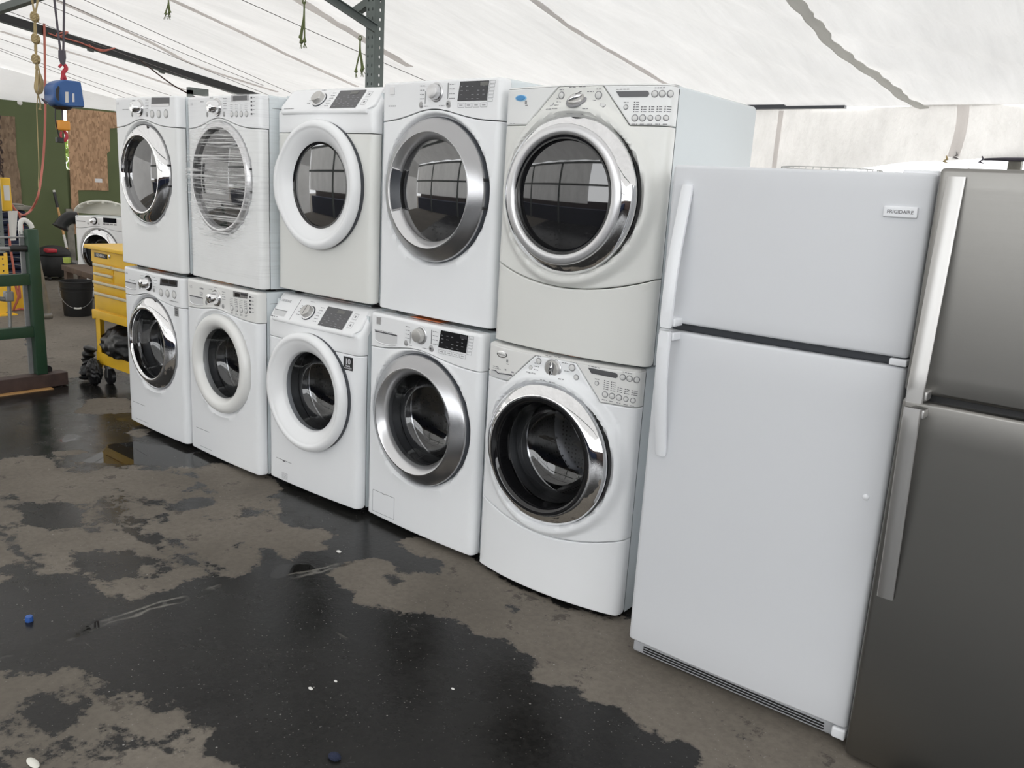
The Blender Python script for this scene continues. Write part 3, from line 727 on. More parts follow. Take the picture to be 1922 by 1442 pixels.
prints(fr, [(.132, .121, .14, .0025), (.16, .018, .15, .002)], 'drain_door_seam', 'print', p, .0006)
cap_feet_label(p, H=.9569, mat='orange_label')
# D2 ---------------------------------------------------------------
p, fr, Mx, dr, fp = machine('D2', 'white front-load dryer wrapped in clear stretch film, upper machine second from the left', 'dryer', 'D', 'lg', *WD['D2'][:4], WD['D2'][4], fam='lg', cz=.524, rg=.200, ring='greyring', mat='enamel2', seam=(.768, .819), group='stacked laundry machines')
lg_console(p, fr, 'D', .290, .888, True)
slab(fr, [(.420, .943), (.578, .945), (.575, .918), (.419, .914)], 'display', 'silver', p)
slab(fr, rect(.438, .560, .918, .940), 'display_window', 'disp_grey', p, .0022)
for x in (.423, .465, .507, .552): disc_button(fr, x, .854, .0125, 'option_button', p)
for k in range(5): slab(fr, rect(.592, .602, .930-.0192*k-.004, .930-.0192*k+.004), 'indicator_button', 'print_dark', p, .0025)
lettering(fr, .05, .908, 'LG', .018, 'brand_mark', 'print', p, label='small grey maker logo')
prints(fr, textlines([(.15, .918, .03, .004)]+[(.423+.042*i, .90-.009*j, .022, .0025) for i in range(4) for j in range(4)]+[(.62, .93-.019*j, .016, .003) for j in range(5)]+[(.365, .93-.012*j, .03, .003) for j in range(5)]+[(.24, .935, .03, .003)]), 'printed_captions', 'print', p)
# stretch film pulled tight over front, top and sides
mb = MB(); W = .686; Hh = WD['D2'][4]
fr2 = Front(W, .012, .032, None, None, .10)
def film_off(x, z):
    r = math.hypot(x-W/2, z-.524); return .006+.030*(1-sm(.275, .42, r))+.002*math.sin(z*60+3*math.sin(x*9))*math.sin(x*14)
fr2.disp = film_off
G = [[fr2.pt(fr2.L*i/90, .05+(Hh-.045)*j/90) for i in range(91)] for j in range(91)]
mb.grid(G)
tp = [Vector((q.x, q.y, Hh+.006)) for q in G[-1]]
G2 = [G[-1], [Vector((q.x, q.y+.012, Hh+.006)) for q in G[-1]], [Vector((q.x, .12, Hh+.007)) for q in G[-1]]]
mb.grid(G2); mb.build('stretch_wrap', 'film', p, 180, label='clear crinkled stretch film')
# W2 ---------------------------------------------------------------
p, fr, Mx, dr, fp = machine('W2', 'white front-load washer with plain white door ring, bottom machine second from the left', 'washing machine', 'W', 'lg', *WD['W2'][:4], WD['W2'][4], fam='lg', cz=.538, rg=.188, ring='white', mat='enamel', cmat='plastic_warm', seam=(.801, .830), group='floor laundry machines')
lg_console(p, fr, 'W', .295, .891, True)
slab(fr, [(.447, .945), (.578, .950), (.570, .920), (.447, .915)], 'display', 'silver', p)
slab(fr, rect(.462, .505, .921, .939), 'display_window', 'blackgloss', p, .0022); slab(fr, rect(.514, .572, .932, .943), 'display_window', 'disp', p, .0022)
for x in (.432, .474, .515, .556): disc_button(fr, x, .854, .0125, 'option_button', p)
for k in range(5): slab(fr, rect(.588, .600, .932-.0192*k-.0045, .932-.0192*k+.0045), 'indicator_button', 'print_dark', p, .0025)
lettering(fr, .052, .925, 'LG', .018, 'brand_mark', 'print', p, label='small grey maker logo')
lg_drawer(p, fr, .040, .165, .832, .875)
prints(fr, textlines([(.155, .925, .035, .008)]+[(.152, .905-.006*j, .03, .0025) for j in range(4)]+[(.430+.042*i, .905-.009*j, .026, .0028) for i in range(4) for j in range(5)]+[(.432+.042*i, .832-.006*j, .02, .0028) for i in range(4) for j in range(2)]+[(.617, .932-.019*j, .018, .003) for j in range(5)]+[(.362, .93-.013*j, .03, .003) for j in range(4)]+[(.24, .93, .03, .003), (.29, .945, .03, .003)]), 'printed_captions', 'print', p)
prints(fr, [(.132, .120, .13, .0025), (.16, .018, .12, .002)], 'drain_door_seam', 'print', p, .0006)
cap_feet_label(p, H=.9645, x0=.20, x1=.40, mat='peach_label')

# Samsung pair -------------------------------------------------------
def sg_console(p, fp, drawer):
    M = fp.M(.293, .888) @ Matrix.Scale(.86, 4); mb = MB()
    mb.lathe([(.047, -.002), (.047, .002), (.044, .0025), (.044, .0005)], 48, M); a = mb.build('knob_ring', 'darkrim', p, 40)
    mb = MB(); mb.lathe([(.043, .0), (.043, .008), (.040, .010), (.036, .010)], 48, M); mb.build('knob_collar', 'chrome', a, 40)
    mb = MB(); mb.lathe([(.036, .004), (.035, .030), (.033, .034), (.030, .035), (0, .035)], 48, M); kb = mb.build('knob', ['silver_knob'], a, 40)
    if drawer: mb = MB(); mb.box(-.0015, .0015, -.026, .028, .034, .0358, M); mb.build('knob_marker', 'print_dark', kb, 0)
    q = [(.398, .930), (.570, .930), (.572, .849), (.402, .848)]
    mb = MB(); patch(fp, q, .002, mb, 10, 6); d = mb.build('touch_display', 'disp_grey', p, 20, label='dark grey slanted touch display')
    mb = MB(); patch(fp, [(.478, .924), (.528, .924), (.528, .911), (.478, .911)], .003, mb, 2, 1); mb.build('display_window', 'lcd', d, 0)
    it = []
    for j, z in enumerate((.902, .893, .884, .875, .866, .857)):
        for i in range(5):
            if (i*3+j*5) % 4: it.append((.420+.031*i+(.006 if j % 2 else 0), z, .013, .0015))
    prints(fp, textlines([i for i in it if i[0] < .565]), 'display_symbols', 'symbol', d, .0032)
    mk = textlines([(.228, .912-.013*j, .022, .0026) for j in range(4)]+[(.366, .920-.012*j, .026, .0026) for j in range(6)]+[(.275, .936, .03, .0026)])
    prints(fp, mk, 'printed_captions', 'print', p)
    bx = []
    for cx_, cz_ in ((.605, .910), (.605, .874)):
        bx += [(cx_, cz_+.012, .028, .0012), (cx_, cz_-.012, .028, .0012), (cx_-.014, cz_, .0012, .024), (cx_+.014, cz_, .0012, .024), (cx_, cz_, .010, .008)]
    prints(fp, bx, 'button_outlines', 'print', p)
p, fr, Mx, dr, fp = machine('D3', 'white dryer with slanted console and bulging white door, upper machine in the middle', 'dryer', 'D', 'sg', *WD['D3'][:4], WD['D3'][4], fam='sg', cz=.508, rg=.192, mat='enamel_cream', group='stacked laundry machines')
sg_console(p, fp, False)
prints(fp, textlines([(.105, .849, .08, .0035)]), 'brand_mark', 'print', p)
p, fr, Mx, dr, fp = machine('W3', 'white washer with slanted console and black 10 YEAR sticker, bottom middle of the row', 'washing machine', 'W', 'sg', *WD['W3'][:4], WD['W3'][4], fam='sg', cz=.514, rg=.194, group='floor laundry machines')
sg_console(p, fp, True)
lettering(fp, .088, .918, 'SAMSUNG', .015, 'brand_mark', 'print', p, sx=1.1, label='pale grey maker lettering')
mb = MB(); patch(fp, [(.040, .874), (.138, .874), (.138, .851), (.050, .851)], .0012, mb, 6, 2); a = mb.build('drawer_pull', 'recess', p, 30)
mb = MB(); mb.tube([fp.at(.040, .875, .001), fp.at(.138, .875, .001)], .002, 6); mb.build('pull_edge', 'print', a, 40)
mb = MB(); mb.tube([fp.at(.186, .936, .0005), fp.at(.190, .842, .0005)], .0011, 6); mb.build('drawer_seam', 'print', p, 60)
prints(fp, [(.050, .844, .02, .003), (.072, .844, .007, .003), (.09, .844, .007, .004)], 'drawer_marks', 'print_dark', p)
st = slab(fr, rect(.583, .643, .668, .730), 'warranty_sticker', 'black', p, label='black sticker reading 10 YEAR WARRANTY')
lettering(fr, .613, .708, '10', .036, 'sticker_number', 'print_white', st, off=.003, bold=.0008)
lettering(fr, .613, .687, 'YEAR', .012, 'sticker_text', 'print_white', st, off=.003, bold=.0004, sx=1.1)
lettering(fr, .613, .677, 'WARRANTY', .0095, 'sticker_text', 'print_white', st, off=.003, bold=.0002)
prints(fr, [(.133, .112, .13, .002), (.133, .108, .02, .005)], 'drain_door_seam', 'print_dark', p, .0006)
prints(fr, textlines([(.14, .045-.006*j, .05, .002) for j in range(6)]), 'small_print', 'print', p, .0006)
cap_feet_label(p, H=.9641, x0=.26, x1=.46, mat='orange_label', y=.09)

# silver ring pair -----------------------------------------------------
def km_console(p, fr, kx, kz, drawer):
    M = fr.M(kx, kz) @ Matrix.Scale(.84, 4); mb = MB()
    mb.lathe([(.047, -.002), (.046, .003), (.042, .006), (.038, .006)], 48, M); a = mb.build('knob_ring', 'silver_bright', p, 40)
    mb = MB(); mb.lathe([(.036, .004), (.034, .030), (.032, .034), (.026, .036), (0, .036)], 48, M); mb.build('knob', 'silver_bright' if not drawer else 'silver_knob', a, 40)
    zt = kz+.040
    dz = -.022 if drawer else 0
    disc_button(fr, .247, .881+dz, .012, 'power_button', p, 'button_grey', 'silver_bright')
    disc_button(fr, .402, .882+dz, .013, 'start_button', p, 'button_grey', 'silver_bright')
    prints(fr, [(.402, .882+dz, .008, .008)], 'start_mark', 'print_dark', p, .006)
    d0 = (.463, .616, .893, .967) if not drawer else (.455, .612, .872, .947)
    sh = .012
    q = [(d0[0], d0[3]), (d0[1], d0[3]), (d0[1]-sh+.003, d0[2]), (d0[0]-sh, d0[2])]
    mb = MB(); patch(fr, q, .002, mb, 8, 4); d = mb.build('touch_display', 'disp' if not drawer else 'blackgloss', p, 20, label='dark rectangular display')
    it = []
    for j in range(4):
        for i in range(5):
            if (i+j) % 4 != 3: it.append((d0[0]+.012+.029*i, d0[3]-.020-.0155*j, .013, .0017))
    prints(fr, textlines(it), 'display_symbols', 'symbol', d, .0035)
    slab(fr, rect(d0[1]-.045, d0[1]-.006, d0[3]-.018, d0[3]-.004), 'display_window', 'lcd' if not drawer else 'disp', d, .0028)
    bx = []
    for i in range(4):
        cx_ = d0[0]-.002+.0405*i+.010; cz_ = d0[2]-.0165
        bx += [(cx_, cz_+.008, .034, .0012), (cx_, cz_-.008, .034, .0014), (cx_-.017, cz_, .0012, .016), (cx_+.017, cz_, .0012, .016), (cx_, cz_, .018, .003)]
    for j in range(6):
        cx_ = d0[1]+.018-.002*j; cz_ = d0[3]-.006-.0135*j
        bx += [(cx_, cz_+.005, .026, .001), (cx_, cz_-.005, .026, .0013), (cx_-.013, cz_, .001, .010), (cx_+.013, cz_, .001, .010)]
    prints(fr, bx, 'button_outlines', 'print', p)
    mk = [(kx+.065, kz+.003, .004, .062), (kx-.062, kz-.02, .003, .05)]
    prints(fr, mk, 'indicator_bars', 'print', p, .0016)
    prints(fr, textlines([(kx+.088, kz+.028-.018*j, .03, .003) for j in range(4)]+[(kx-.08, kz+.026-.017*j, .026, .003) for j in range(4)]+[(.275, .875+dz, .02, .003), (.365, .876+dz, .03, .003)]), 'printed_captions', 'print', p)
p, fr, Mx, dr, fp = machine('D4', 'white dryer with matte silver door ring, upper machine second from the right', 'dryer', 'D', 'km', *WD['D4'][:4], WD['D4'][4], fam='km', cz=.525, rg=.203, seam=(.799, .846), mat='enamel', group='stacked laundry machines')
km_console(p, fr, .332, .930, False)
slab(fr, rect(.058, .085, .926, .956), 'badge', 'silver_bright', p, .003, label='small square silver badge')
prints(fr, textlines([(.072, .878, .045, .004)]), 'model_print', 'print', p)
p, fr, Mx, dr, fp = machine('W4', 'white front-load washer with matte silver door ring, bottom machine second from the right', 'washing machine', 'W', 'km', *WD['W4'][:4], WD['W4'][4], fam='km', cz=.525, rg=.203, seam=(.800, .837), group='floor laundry machines')
km_console(p, fr, .335, .907, True)
slab(fr, rect(.054, .082, .918, .950), 'badge', 'silver_bright', p, .003, label='small square silver badge')
lg_drawer(p, fr, .046, .188, .834, .884)
prints(fr, textlines([(.10, .889, .12, .0028)]), 'drawer_caption', 'print', p)
prints(fr, [(.124, .123, .148, .0022), (.198, .070, .0018, .106), (.050, .070, .0018, .106), (.124, .018, .148, .0018), (.124, .121, .014, .005)], 'drain_door_seam', 'print', p, .0006)
cap_feet_label(p, H=.9632, x0=.24, x1=.42)

# Duet pair --------------------------------------------------------------
def dt_console(p, fr, drawer):
    M = fr.M(.327, .893) @ Matrix.Scale(.80, 4); mb = MB()
    mb.lathe([(.047, -.001), (.047, .004), (.043, .007), (.036, .006)], 48, M); a = mb.build('knob_ring', 'silver_bright' if drawer else 'print', p, 40)
    mb = MB(); mb.lathe([(.037, .004), (.036, .014), (.033, .017), (0, .018)], 48, M)
    kb = mb.build('knob', 'silver_knob', a, 40)
    mb = MB(); ang = Matrix.Rotation(-.12 if drawer else -.85, 4, 'Z'); L = []
    for t in np.linspace(-1, 1, 13):
        w = .011*(1-.75*abs(t)**2.2)+.001; h = .030-.010*t*t; L.append([(-w, t*.034, .012), (-w*.8, t*.034, h-.003), (-w*.3, t*.034, h), (w*.3, t*.034, h), (w*.8, t*.034, h-.003), (w, t*.034, .012)])
    mb.loft(L, M @ ang, False); mb.build('knob_grip', 'chrome_soft', kb, 60)
    mb = MB(); mb.lathe([(0, .0186), (.031, .0186)], 32, M @ ang @ Matrix.Diagonal((.45, 1.08, 1, 1))); mb.build('knob_slot', 'print_dark', kb, 60)
    mb = MB(); mb.box(-.0012, .0012, .004, .033, .029, .0312, M @ ang); mb.build('knob_pointer', 'print_dark', kb, 0)
    for x, z, r in ((.262, .911, .0110), (.228, .880, .0078), (.408, .910, .0118), (.428, .877, .0092)): disc_button(fr, x, z, r, 'console_button', p, 'button', 'print')
    for i in range(3): disc_button(fr, .622+.0285*i, .912, .0100, 'option_button', p, 'button', 'print')
    disc_button(fr, .516, .871, .0072, 'option_button', p, 'button', 'print')
    for i in range(5): disc_button(fr, .554+.0296*i, .836, .0100 if i < (3 if drawer else 2) else .0084, 'option_button', p, 'button', 'print')
    q = [(.474, .922), (.590, .922), (.592, .903), (.490, .903)]
    mb = MB(); patch(fr, q, .0015, mb, 8, 2)
    C = fr.M(.590, .9125, .0005); mb.lathe([(0, .0012), (.0095, .0012)], 20, C, -PI/2, PI/2)
    mb.build('display', 'disp_grey', p, 30)
    it = []
    for i, n_ in enumerate((5, 5 if drawer else 3, 3, 3, 3)):
        for j in range(n_): it += [(.548+.0296*i, .856+.0075*j, .004, .0035), (.560+.0296*i, .856+.0075*j, .012, .002)]
    prints(fr, it, 'indicator_marks', 'print_dark', p)
    cap = [(.327+.062*math.cos(a_), .893+.048*math.sin(a_), .026, .003) for a_ in np.linspace(-2.6, 2.6, 9)[1:-1]]+[(.255+.0, .893-.016+.012*k_, .022, .003) for k_ in range(-1, 3)]
    cap += [(.262, .930, .018, .003), (.408, .930, .018, .003), (.228, .863, .028, .003), (.554, .816, .022, .003), (.584, .816, .018, .003), (.613, .816, .018, .003), (.643, .816, .018, .003), (.672, .816, .018, .003), (.64, .931, .04, .003), (.516, .886, .018, .003), (.50, .928, .05, .003)]
    prints(fr, textlines(cap), 'printed_captions', 'print', p)
def oval(fr, x, z, rx, rz, off, name, mat, parent, n=32, **kw):
    mb = MB(); L = []
    for s_, o_ in ((1, -.0005), (1, off*.7), (.9, off), (.5, off*1.05), (.001, off*1.08)):
        L.append([fr.at(x+rx*s_*math.cos(2*PI*k/n), z+rz*s_*math.sin(2*PI*k/n), o_) for k in range(n)])
    mb.loft(L, None, True); return mb.build(name, mat, parent, 40, **kw)
p, fr, Mx, dr, fp = machine('D5', 'large white dryer with chrome door ring and blue oval sticker, top right of the stacks', 'dryer', 'D', 'dt', *WD['D5'][:4], WD['D5'][4], fam='dt', cz=.567, rg=.203, mat='enamel_cream', cmat='enamel2', group='stacked laundry machines')
dt_console(p, fr, False)
a = oval(fr, .088, .904, .026, .0115, .002, 'sticker_edge', 'lightblue_sticker', p); oval(fr, .088, .9045, .022, .009, .003, 'oval_sticker', 'blue_sticker', a, label='blue oval sticker')
prints(fr, textlines([(.114, .889, .012, .012), (.118, .878, .016, .003), (.055, .815, .025, .002)]), 'printed_marks', 'print', p)
p, fr, Mx, dr, fp = machine('W5', 'large white washer with chrome and black door ring, bottom machine beside the white refrigerator', 'washing machine', 'W', 'dt', *WD['W5'][:4], WD['W5'][4], fam='dt', cz=.567, rg=.204, mat='enamel', cmat='plastic_warm', group='floor laundry machines')
dt_console(p, fr, True)
a = oval(fr, .088, .910, .026, .0135, .002, 'badge_edge', 'chrome_soft', p); b = oval(fr, .088, .910, .022, .010, .003, 'oval_badge', 'plastic_warm', a, label='small oval maker badge')
lettering(fr, .088, .910, 'Whirlpool', .0105, 'badge_text', 'print_dark', b, off=.0045)
prints(fr, textlines([(.118, .888, .012, .012), (.120, .876, .014, .003), (.06, .856, .03, .003), (.065, .849, .04, .0025), (.11, .852, .008, .006), (.145, .848, .012, .006)]), 'printed_marks', 'print', p)
mb = MB(); patch(fr, [(.035, .838), (.138, .838), (.116, .812), (.035, .815)], .0014, mb, 6, 2); a = mb.build('drawer_pull', 'recess', p, 30)
mb = MB(); mb.tube([fr.at(.020, .838, .001), fr.at(.060, .840, .002), (fr.at(.075, .832, .002)), fr.at(.142, .836, .001)], .0022, 6); mb.build('pull_edge', 'print_dark', a, 40)
cap_feet_label(p, H=.9426, x0=.28, x1=.42, mat='orange_label', y=.0)

# ------------------------------------------------------------------ refrigerators
def curved_panel(name, mat, parent, W, z0, z1, bulge=.012, r=.02, th=.055, corner=.02, y=0.):
    """fridge door: bowed front with rounded edges"""
    fr = Front(W, bulge, r, None, None, th)
    rr = .010; zz = [(z0, -rr), (z0+rr*.08, -rr*.62), (z0+rr*.3, -rr*.28), (z0+rr*.62, -rr*.08), (z0+rr, 0)]
    zz = zz+[(z0+rr+(z1-z0-2*rr)*k/12, 0) for k in range(1, 12)]+[(z0+z1-a, b) for a, b in reversed(zz)]
    zz = [(z0, -.03)]+zz+[(z1, -.03)]
    G = []
    for z, off in zz:
        row = []
        for sv in fr.s:
            q = fr.pt(sv, z, off); q.x = min(max(q.x, 0), W); q.y = min(q.y, th); row.append(q)
        G.append(row)
    mb = MB(); mb.grid(G)
    if y:
        mb.v = [v+Vector((0, y, 0)) for v in mb.v]
    return mb.build(name, mat, parent, 30), fr
def fridge_handle(name, mat, parent, x, w, z0, z1, far_top, standoff, th=.014, taper=0., bow=0.):
    """flat bar rising out of the door at one end and standing off at the other"""
    mb = MB(); n = 28; layers = []
    for k in range(n+1):
        t = k/n; z = z0+(z1-z0)*t
        u = (1-t) if far_top else t        # 1 at the split end
        y = -.012-standoff*min(1, u/.9) if not bow else -.010-standoff*math.sin(min(1, u*1.15)*PI/2)**1.2
        ww = w*(1-taper*(1-u)); xc = x+w/2
        e = .004
        if k in (0, n) and bow: ww *= .82
        L = [(xc-ww/2, y+th/2), (xc-ww/2, y-th/2+e), (xc-ww/2+e, y-th/2), (xc+ww/2-e, y-th/2), (xc+ww/2, y-th/2+e), (xc+ww/2, y+th/2)]
        layers.append([(a, b, z) for a, b in L])
    mb.loft(layers, None, True, True, True)
    zz0, zz1 = (z0, z0+.034) if far_top else (z1-.034, z1)
    mb.box(x+w*.2, x+w+.005, -standoff*.98, .004, zz0+.004, zz1-.004, bev=.005)
    return mb.build(name, mat, parent, 45)
f = thing('refrigerator', 'white top-freezer refrigerator with curved white handles and a small name badge, beside the stacks', 'refrigerator', (3.6743, -.1409, -.001), .0101)
ZB = .052
mb = MB(); mb.box(.004, .746, .064, .74, .03, ZB+1.594, bev=.01); mb.build('cabinet', 'fridge', f)
fd, frd = curved_panel('freezer_door', 'fridge', f, .749, ZB+1.126, ZB+1.604, .010, .022)
fd2, frd2 = curved_panel('fridge_door', 'fridge', f, .749, ZB+.010, ZB+1.101, .010, .022)
mb = MB(); mb.box(.03, .73, .045, .062, ZB+1.09, ZB+1.137); mb.build('divider', 'darkrim', f, 0)
fridge_handle('handle', 'handle_white', fd, .041, .040, ZB+1.116, ZB+1.547, True, .052, taper=.1, bow=1)
fridge_handle('handle', 'handle_white', fd2, .041, .040, ZB+.692, ZB+1.106, False, .052, taper=.1, bow=1)
mb = MB(); mb.box(.704, .749, -.004, .05, ZB+1.104, ZB+1.123, bev=.004); mb.build('hinge_cover', 'handle_white', f)
mb = MB(); M_ = frd.M(.675, ZB+1.504); mb.box(-.042, .042, -.0145, .0145, -.002, .007, M_, bev=.004); bd = mb.build('badge', 'handle_white', fd, 40, label='white rectangular name badge')
vs, fs = text_tris('FRIGIDAIRE', .0125, .0003); mb = MB(); mb.add([M_ @ Vector((a*1.02, b, .0078)) for a, b, _ in vs], fs); mb.build('badge_text', 'print', bd, 0)
mb = MB(); mb.lathe([(.0085, -.001), (.0085, .003), (.006, .005), (0, .0055)], 20, frd2.M(.701, ZB+.726)); mb.build('hole_plug', 'handle_white', fd2, 40)
mb = MB(); mb.box(.012, .722, .022, .075, .010, .052, bev=.008); gr = mb.build('base_grille', 'grille', f)
for k in range(3):
    mb = MB(); mb.box(.055, .68, .0195, .024, .020+.009*k, .0245+.009*k); mb.build('grille_slot', 'black', gr, 0)
mb = MB(); mb.box(.708, .748, -.004, .045, ZB-.028, ZB+.006, bev=.006); mb.build('hinge_foot', 'handle_white', f)
for x in (.08, .68):
    mb = MB(); mb.lathe([(0, 0), (.02, 0), (.02, .02), (.01, .022), (.01, .045)], 16, Matrix.Translation((x, .12, 0))); mb.build('leveling_foot', 'black', f)
    mb = MB(); mb.lathe([(0, 0), (.02, 0), (.02, .02), (.01, .022), (.01, .045)], 16, Matrix.Translation((x, .66, 0))); mb.build('leveling_foot', 'black', f)
mb = MB(); mb.box(.66, .75, .01, .09, ZB+1.594, ZB+1.612, bev=.006); mb.build('top_hinge', 'handle_white', f)

s = thing('refrigerator', 'stainless steel top-freezer refrigerator with flat bar handles, cut off by the right edge', 'refrigerator', (4.434, -.172, 0), 0)
mb = MB(); mb.box(.004, .756, .064, .76, .012, 1.655, bev=.01); mb.build('cabinet', 'fridge_side', s)
sd, f1 = curved_panel('freezer_door', 'steel', s, .76, 1.100, 1.668, .010, .018)
sd2, f2 = curved_panel('fridge_door', 'steel', s, .76, .012, 1.081, .010, .018)
mb = MB(); mb.box(.03, .73, .02, .062, 1.075, 1.105); mb.build('divider', 'black', s, 0)
fridge_handle('handle', 'steel_handle', sd, .022, .042, 1.086, 1.647, True, .046, th=.010)
fridge_handle('handle', 'steel_handle', sd2, .022, .042, .526, 1.072, False, .046, th=.010)
mb = MB(); mb.box(.66, .75, .0, .09, 1.656, 1.674, bev=.006); mb.build('top_hinge', 'steel_handle', s)
for x in (.08, .68):
    for y in (.12, .66):
        mb = MB(); mb.lathe([(0, 0), (.02, 0), (.02, .012), (.01, .03)], 16, Matrix.Translation((x, y, 0))); mb.build('leveling_foot', 'black', s)

# wire shelf lying on top of the white refrigerator
w = thing('wire_shelf', 'oval wire shelf lying flat on top of the white refrigerator', 'shelf', (3.99, .33, 1.650), .12)
mb = MB(); a_, b_ = .16, .14
ov = [(a_*math.cos(t), b_*math.sin(t), .006) for t in np.linspace(0, 2*PI, 49)]; mb.tube(ov, .003, 6, caps=False); mb.build('rim', 'wirewhite', w, 60)
ov = [(a_*.97*math.cos(t), b_*.97*math.sin(t), .026) for t in np.linspace(0, 2*PI, 49)]
mb = MB(); mb.tube(ov, .002, 6, caps=False)
for t in np.linspace(0, 2*PI, 41)[:-1]: mb.tube([(a_*math.cos(t), b_*math.sin(t), .006), (a_*.97*math.cos(t), b_*.97*math.sin(t), .026)], .0015, 5)
for k in range(-7, 8):
    x = k*.02; h = b_*math.sqrt(1-(x/a_)**2); mb.tube([(x, -h, .004), (x, h, .004)], .0016, 5)
mb.build('wires', 'wirewhite', w, 60)

# ------------------------------------------------------------------ floor with wet and dry patches
def C5(x, y, c): ox, oy, s_ = c; return (ox+x/s_, oy+y/s_)
cA = (500, 900, 2.563); cB = (0, 700, 1.943); cE = (1180, 1180, 4.368)
DRY = [
 [C5(x, y, cA) for x, y in [(310, 455), (400, 400), (520, 385), (580, 392), (640, 440), (720, 462), (830, 455), (845, 400), (780, 370), (700, 345), (605, 300), (660, 283), (760, 285), (900, 330), (1000, 375), (1180, 520), (1500, 640), (1700, 665), (1800, 700), (2100, 760)]] +
 [(1420, 1260), (1600, 1330), (1650, 1442), (1640, 1560), (1370, 1560)] + [C5(x, y, cE) for x, y in [(540, 1144), (598, 1075), (540, 990), (470, 950), (400, 925), (300, 950), (270, 890), (210, 845), (165, 830), (150, 790), (70, 740), (0, 715)]] +
 [C5(x, y, cA) for x, y in [(1890, 1200), (1830, 1190), (1760, 1145), (1690, 1100), (1530, 1045), (1520, 1010), (1400, 990), (1290, 975), (1280, 950), (1285, 870), (1215, 800), (1130, 765), (1040, 735), (940, 700), (850, 655), (740, 640), (640, 655), (560, 610), (430, 590), (410, 540), (330, 500)]],
 [C5(x, y, cA) for x, y in [(-60, 150), (20, 200), (60, 205), (120, 230), (250, 240), (330, 272), (240, 325), (170, 350), (140, 385), (90, 392), (60, 350), (-20, 330), (-80, 300), (-100, 220)]],
 [C5(x, y, cB) for x, y in [(700, 350), (800, 330), (900, 350), (1020, 400), (1010, 440), (890, 500), (880, 555), (960, 510), (1020, 540), (1060, 580), (1166, 575), (1180, 640), (1100, 650), (1070, 690), (1030, 685), (1010, 640), (940, 620), (900, 615), (850, 632), (920, 660), (935, 690), (880, 728), (800, 712), (700, 655), (640, 610), (560, 580), (510, 530), (540, 490), (640, 490), (740, 480), (800, 440), (720, 400)]],
 [C5(x, y, cB) for x, y in [(10, 310), (180, 300), (200, 330), (240, 370), (400, 360), (560, 350), (690, 380), (720, 410), (640, 445), (500, 450), (410, 420), (360, 470), (300, 480), (180, 490), (60, 460), (0, 430), (-40, 360)]],
 [C5(x, y, cB) for x, y in [(60, 560), (200, 550), (330, 580), (500, 570), (600, 620), (620, 660), (560, 690), (480, 640), (350, 640), (200, 700), (150, 660), (60, 620)]],
 [C5(x, y, cB) for x, y in [(-60, 470), (60, 500), (30, 560), (60, 640), (60, 690), (-60, 740)]],
 [C5(x, y, cB) for x, y in [(390, 780), (460, 745), (560, 750), (640, 700), (740, 705), (740, 740), (640, 780), (560, 800), (470, 825)]],
 [C5(x, y, cB) for x, y in [(270, 150), (330, 95), (470, 90), (485, 140), (420, 150)]],
 [C5(x, y, cB) for x, y in [(180, 290), (300, 280), (330, 290), (200, 305)]],
 [C5(x, y, cB) for x, y in [(470, 215), (520, 205), (545, 225), (500, 238)]],
 [C5(x, y, cB) for x, y in [(-60, 1100), (60, 1108), (155, 1105), (90, 1180), (20, 1250), (-60, 1260)]],
 [C5(x, y, cB) for x, y in [(-60, 1320), (60, 1322), (115, 1340), (60, 1365), (-60, 1380)]],
 [C5(x, y, cB) for x, y in [(175, 1102), (250, 1088), (330, 1160), (430, 1180), (515, 1185), (460, 1232), (560, 1240), (665, 1220), (680, 1258), (755, 1312), (640, 1300), (590, 1360), (640, 1400), (760, 1390), (880, 1442), (900, 1560), (300, 1560), (340, 1420), (420, 1400), (560, 1360), (500, 1310), (400, 1290), (280, 1285), (350, 1225), (290, 1180), (240, 1130)]],
 [C5(x, y, cB) for x, y in [(180, 1325), (250, 1310), (250, 1335), (200, 1350)]],
]
WETIN = [[C5(x, y, cA) for x, y in [(590, 465), (640, 470), (680, 490), (660, 500), (600, 495)]], [C5(x, y, cA) for x, y in [(1160, 612), (1215, 615), (1220, 635), (1180, 640)]],
 [C5(x, y, cB) for x, y in [(565, 530), (610, 515), (620, 540), (580, 552)]], [C5(x, y, cB) for x, y in [(735, 520), (830, 515), (820, 540), (750, 540)]], [C5(x, y, cB) for x, y in [(415, 1195), (460, 1190), (450, 1205), (420, 1210)]],
 [C5(x, y, cE) for x, y in [(915, 870), (1000, 880), (1015, 920), (940, 920)]], [C5(x, y, cE) for x, y in [(715, 760), (775, 760), (770, 790), (725, 785)]]]
PUD = [[C5(x, y, cB) for x, y in [(300, 325), (370, 285), (400, 258), (490, 250), (560, 262), (700, 270), (800, 320), (690, 350), (560, 335), (420, 335)]],
 [C5(x, y, cB) for x, y in [(205, 245), (240, 222), (300, 222), (290, 245), (220, 260)]], [C5(x, y, cB) for x, y in [(405, 165), (460, 163), (470, 175), (420, 180)]],
 [C5(x, y, cB) for x, y in [(960, 735), (1040, 690), (1150, 690), (1166, 720), (1050, 745), (960, 760)]], [C5(x, y, cB) for x, y in [(350, 900), (480, 870), (510, 880), (400, 930), (280, 975), (230, 970)]]]
CRACK = [C5(x, y, cB) for x, y in [(-40, 1050), (0, 1030), (110, 1005), (250, 965), (330, 925), (480, 880), (560, 850), (680, 825), (860, 765), (1000, 755), (1166, 720), (1300, 690)]]
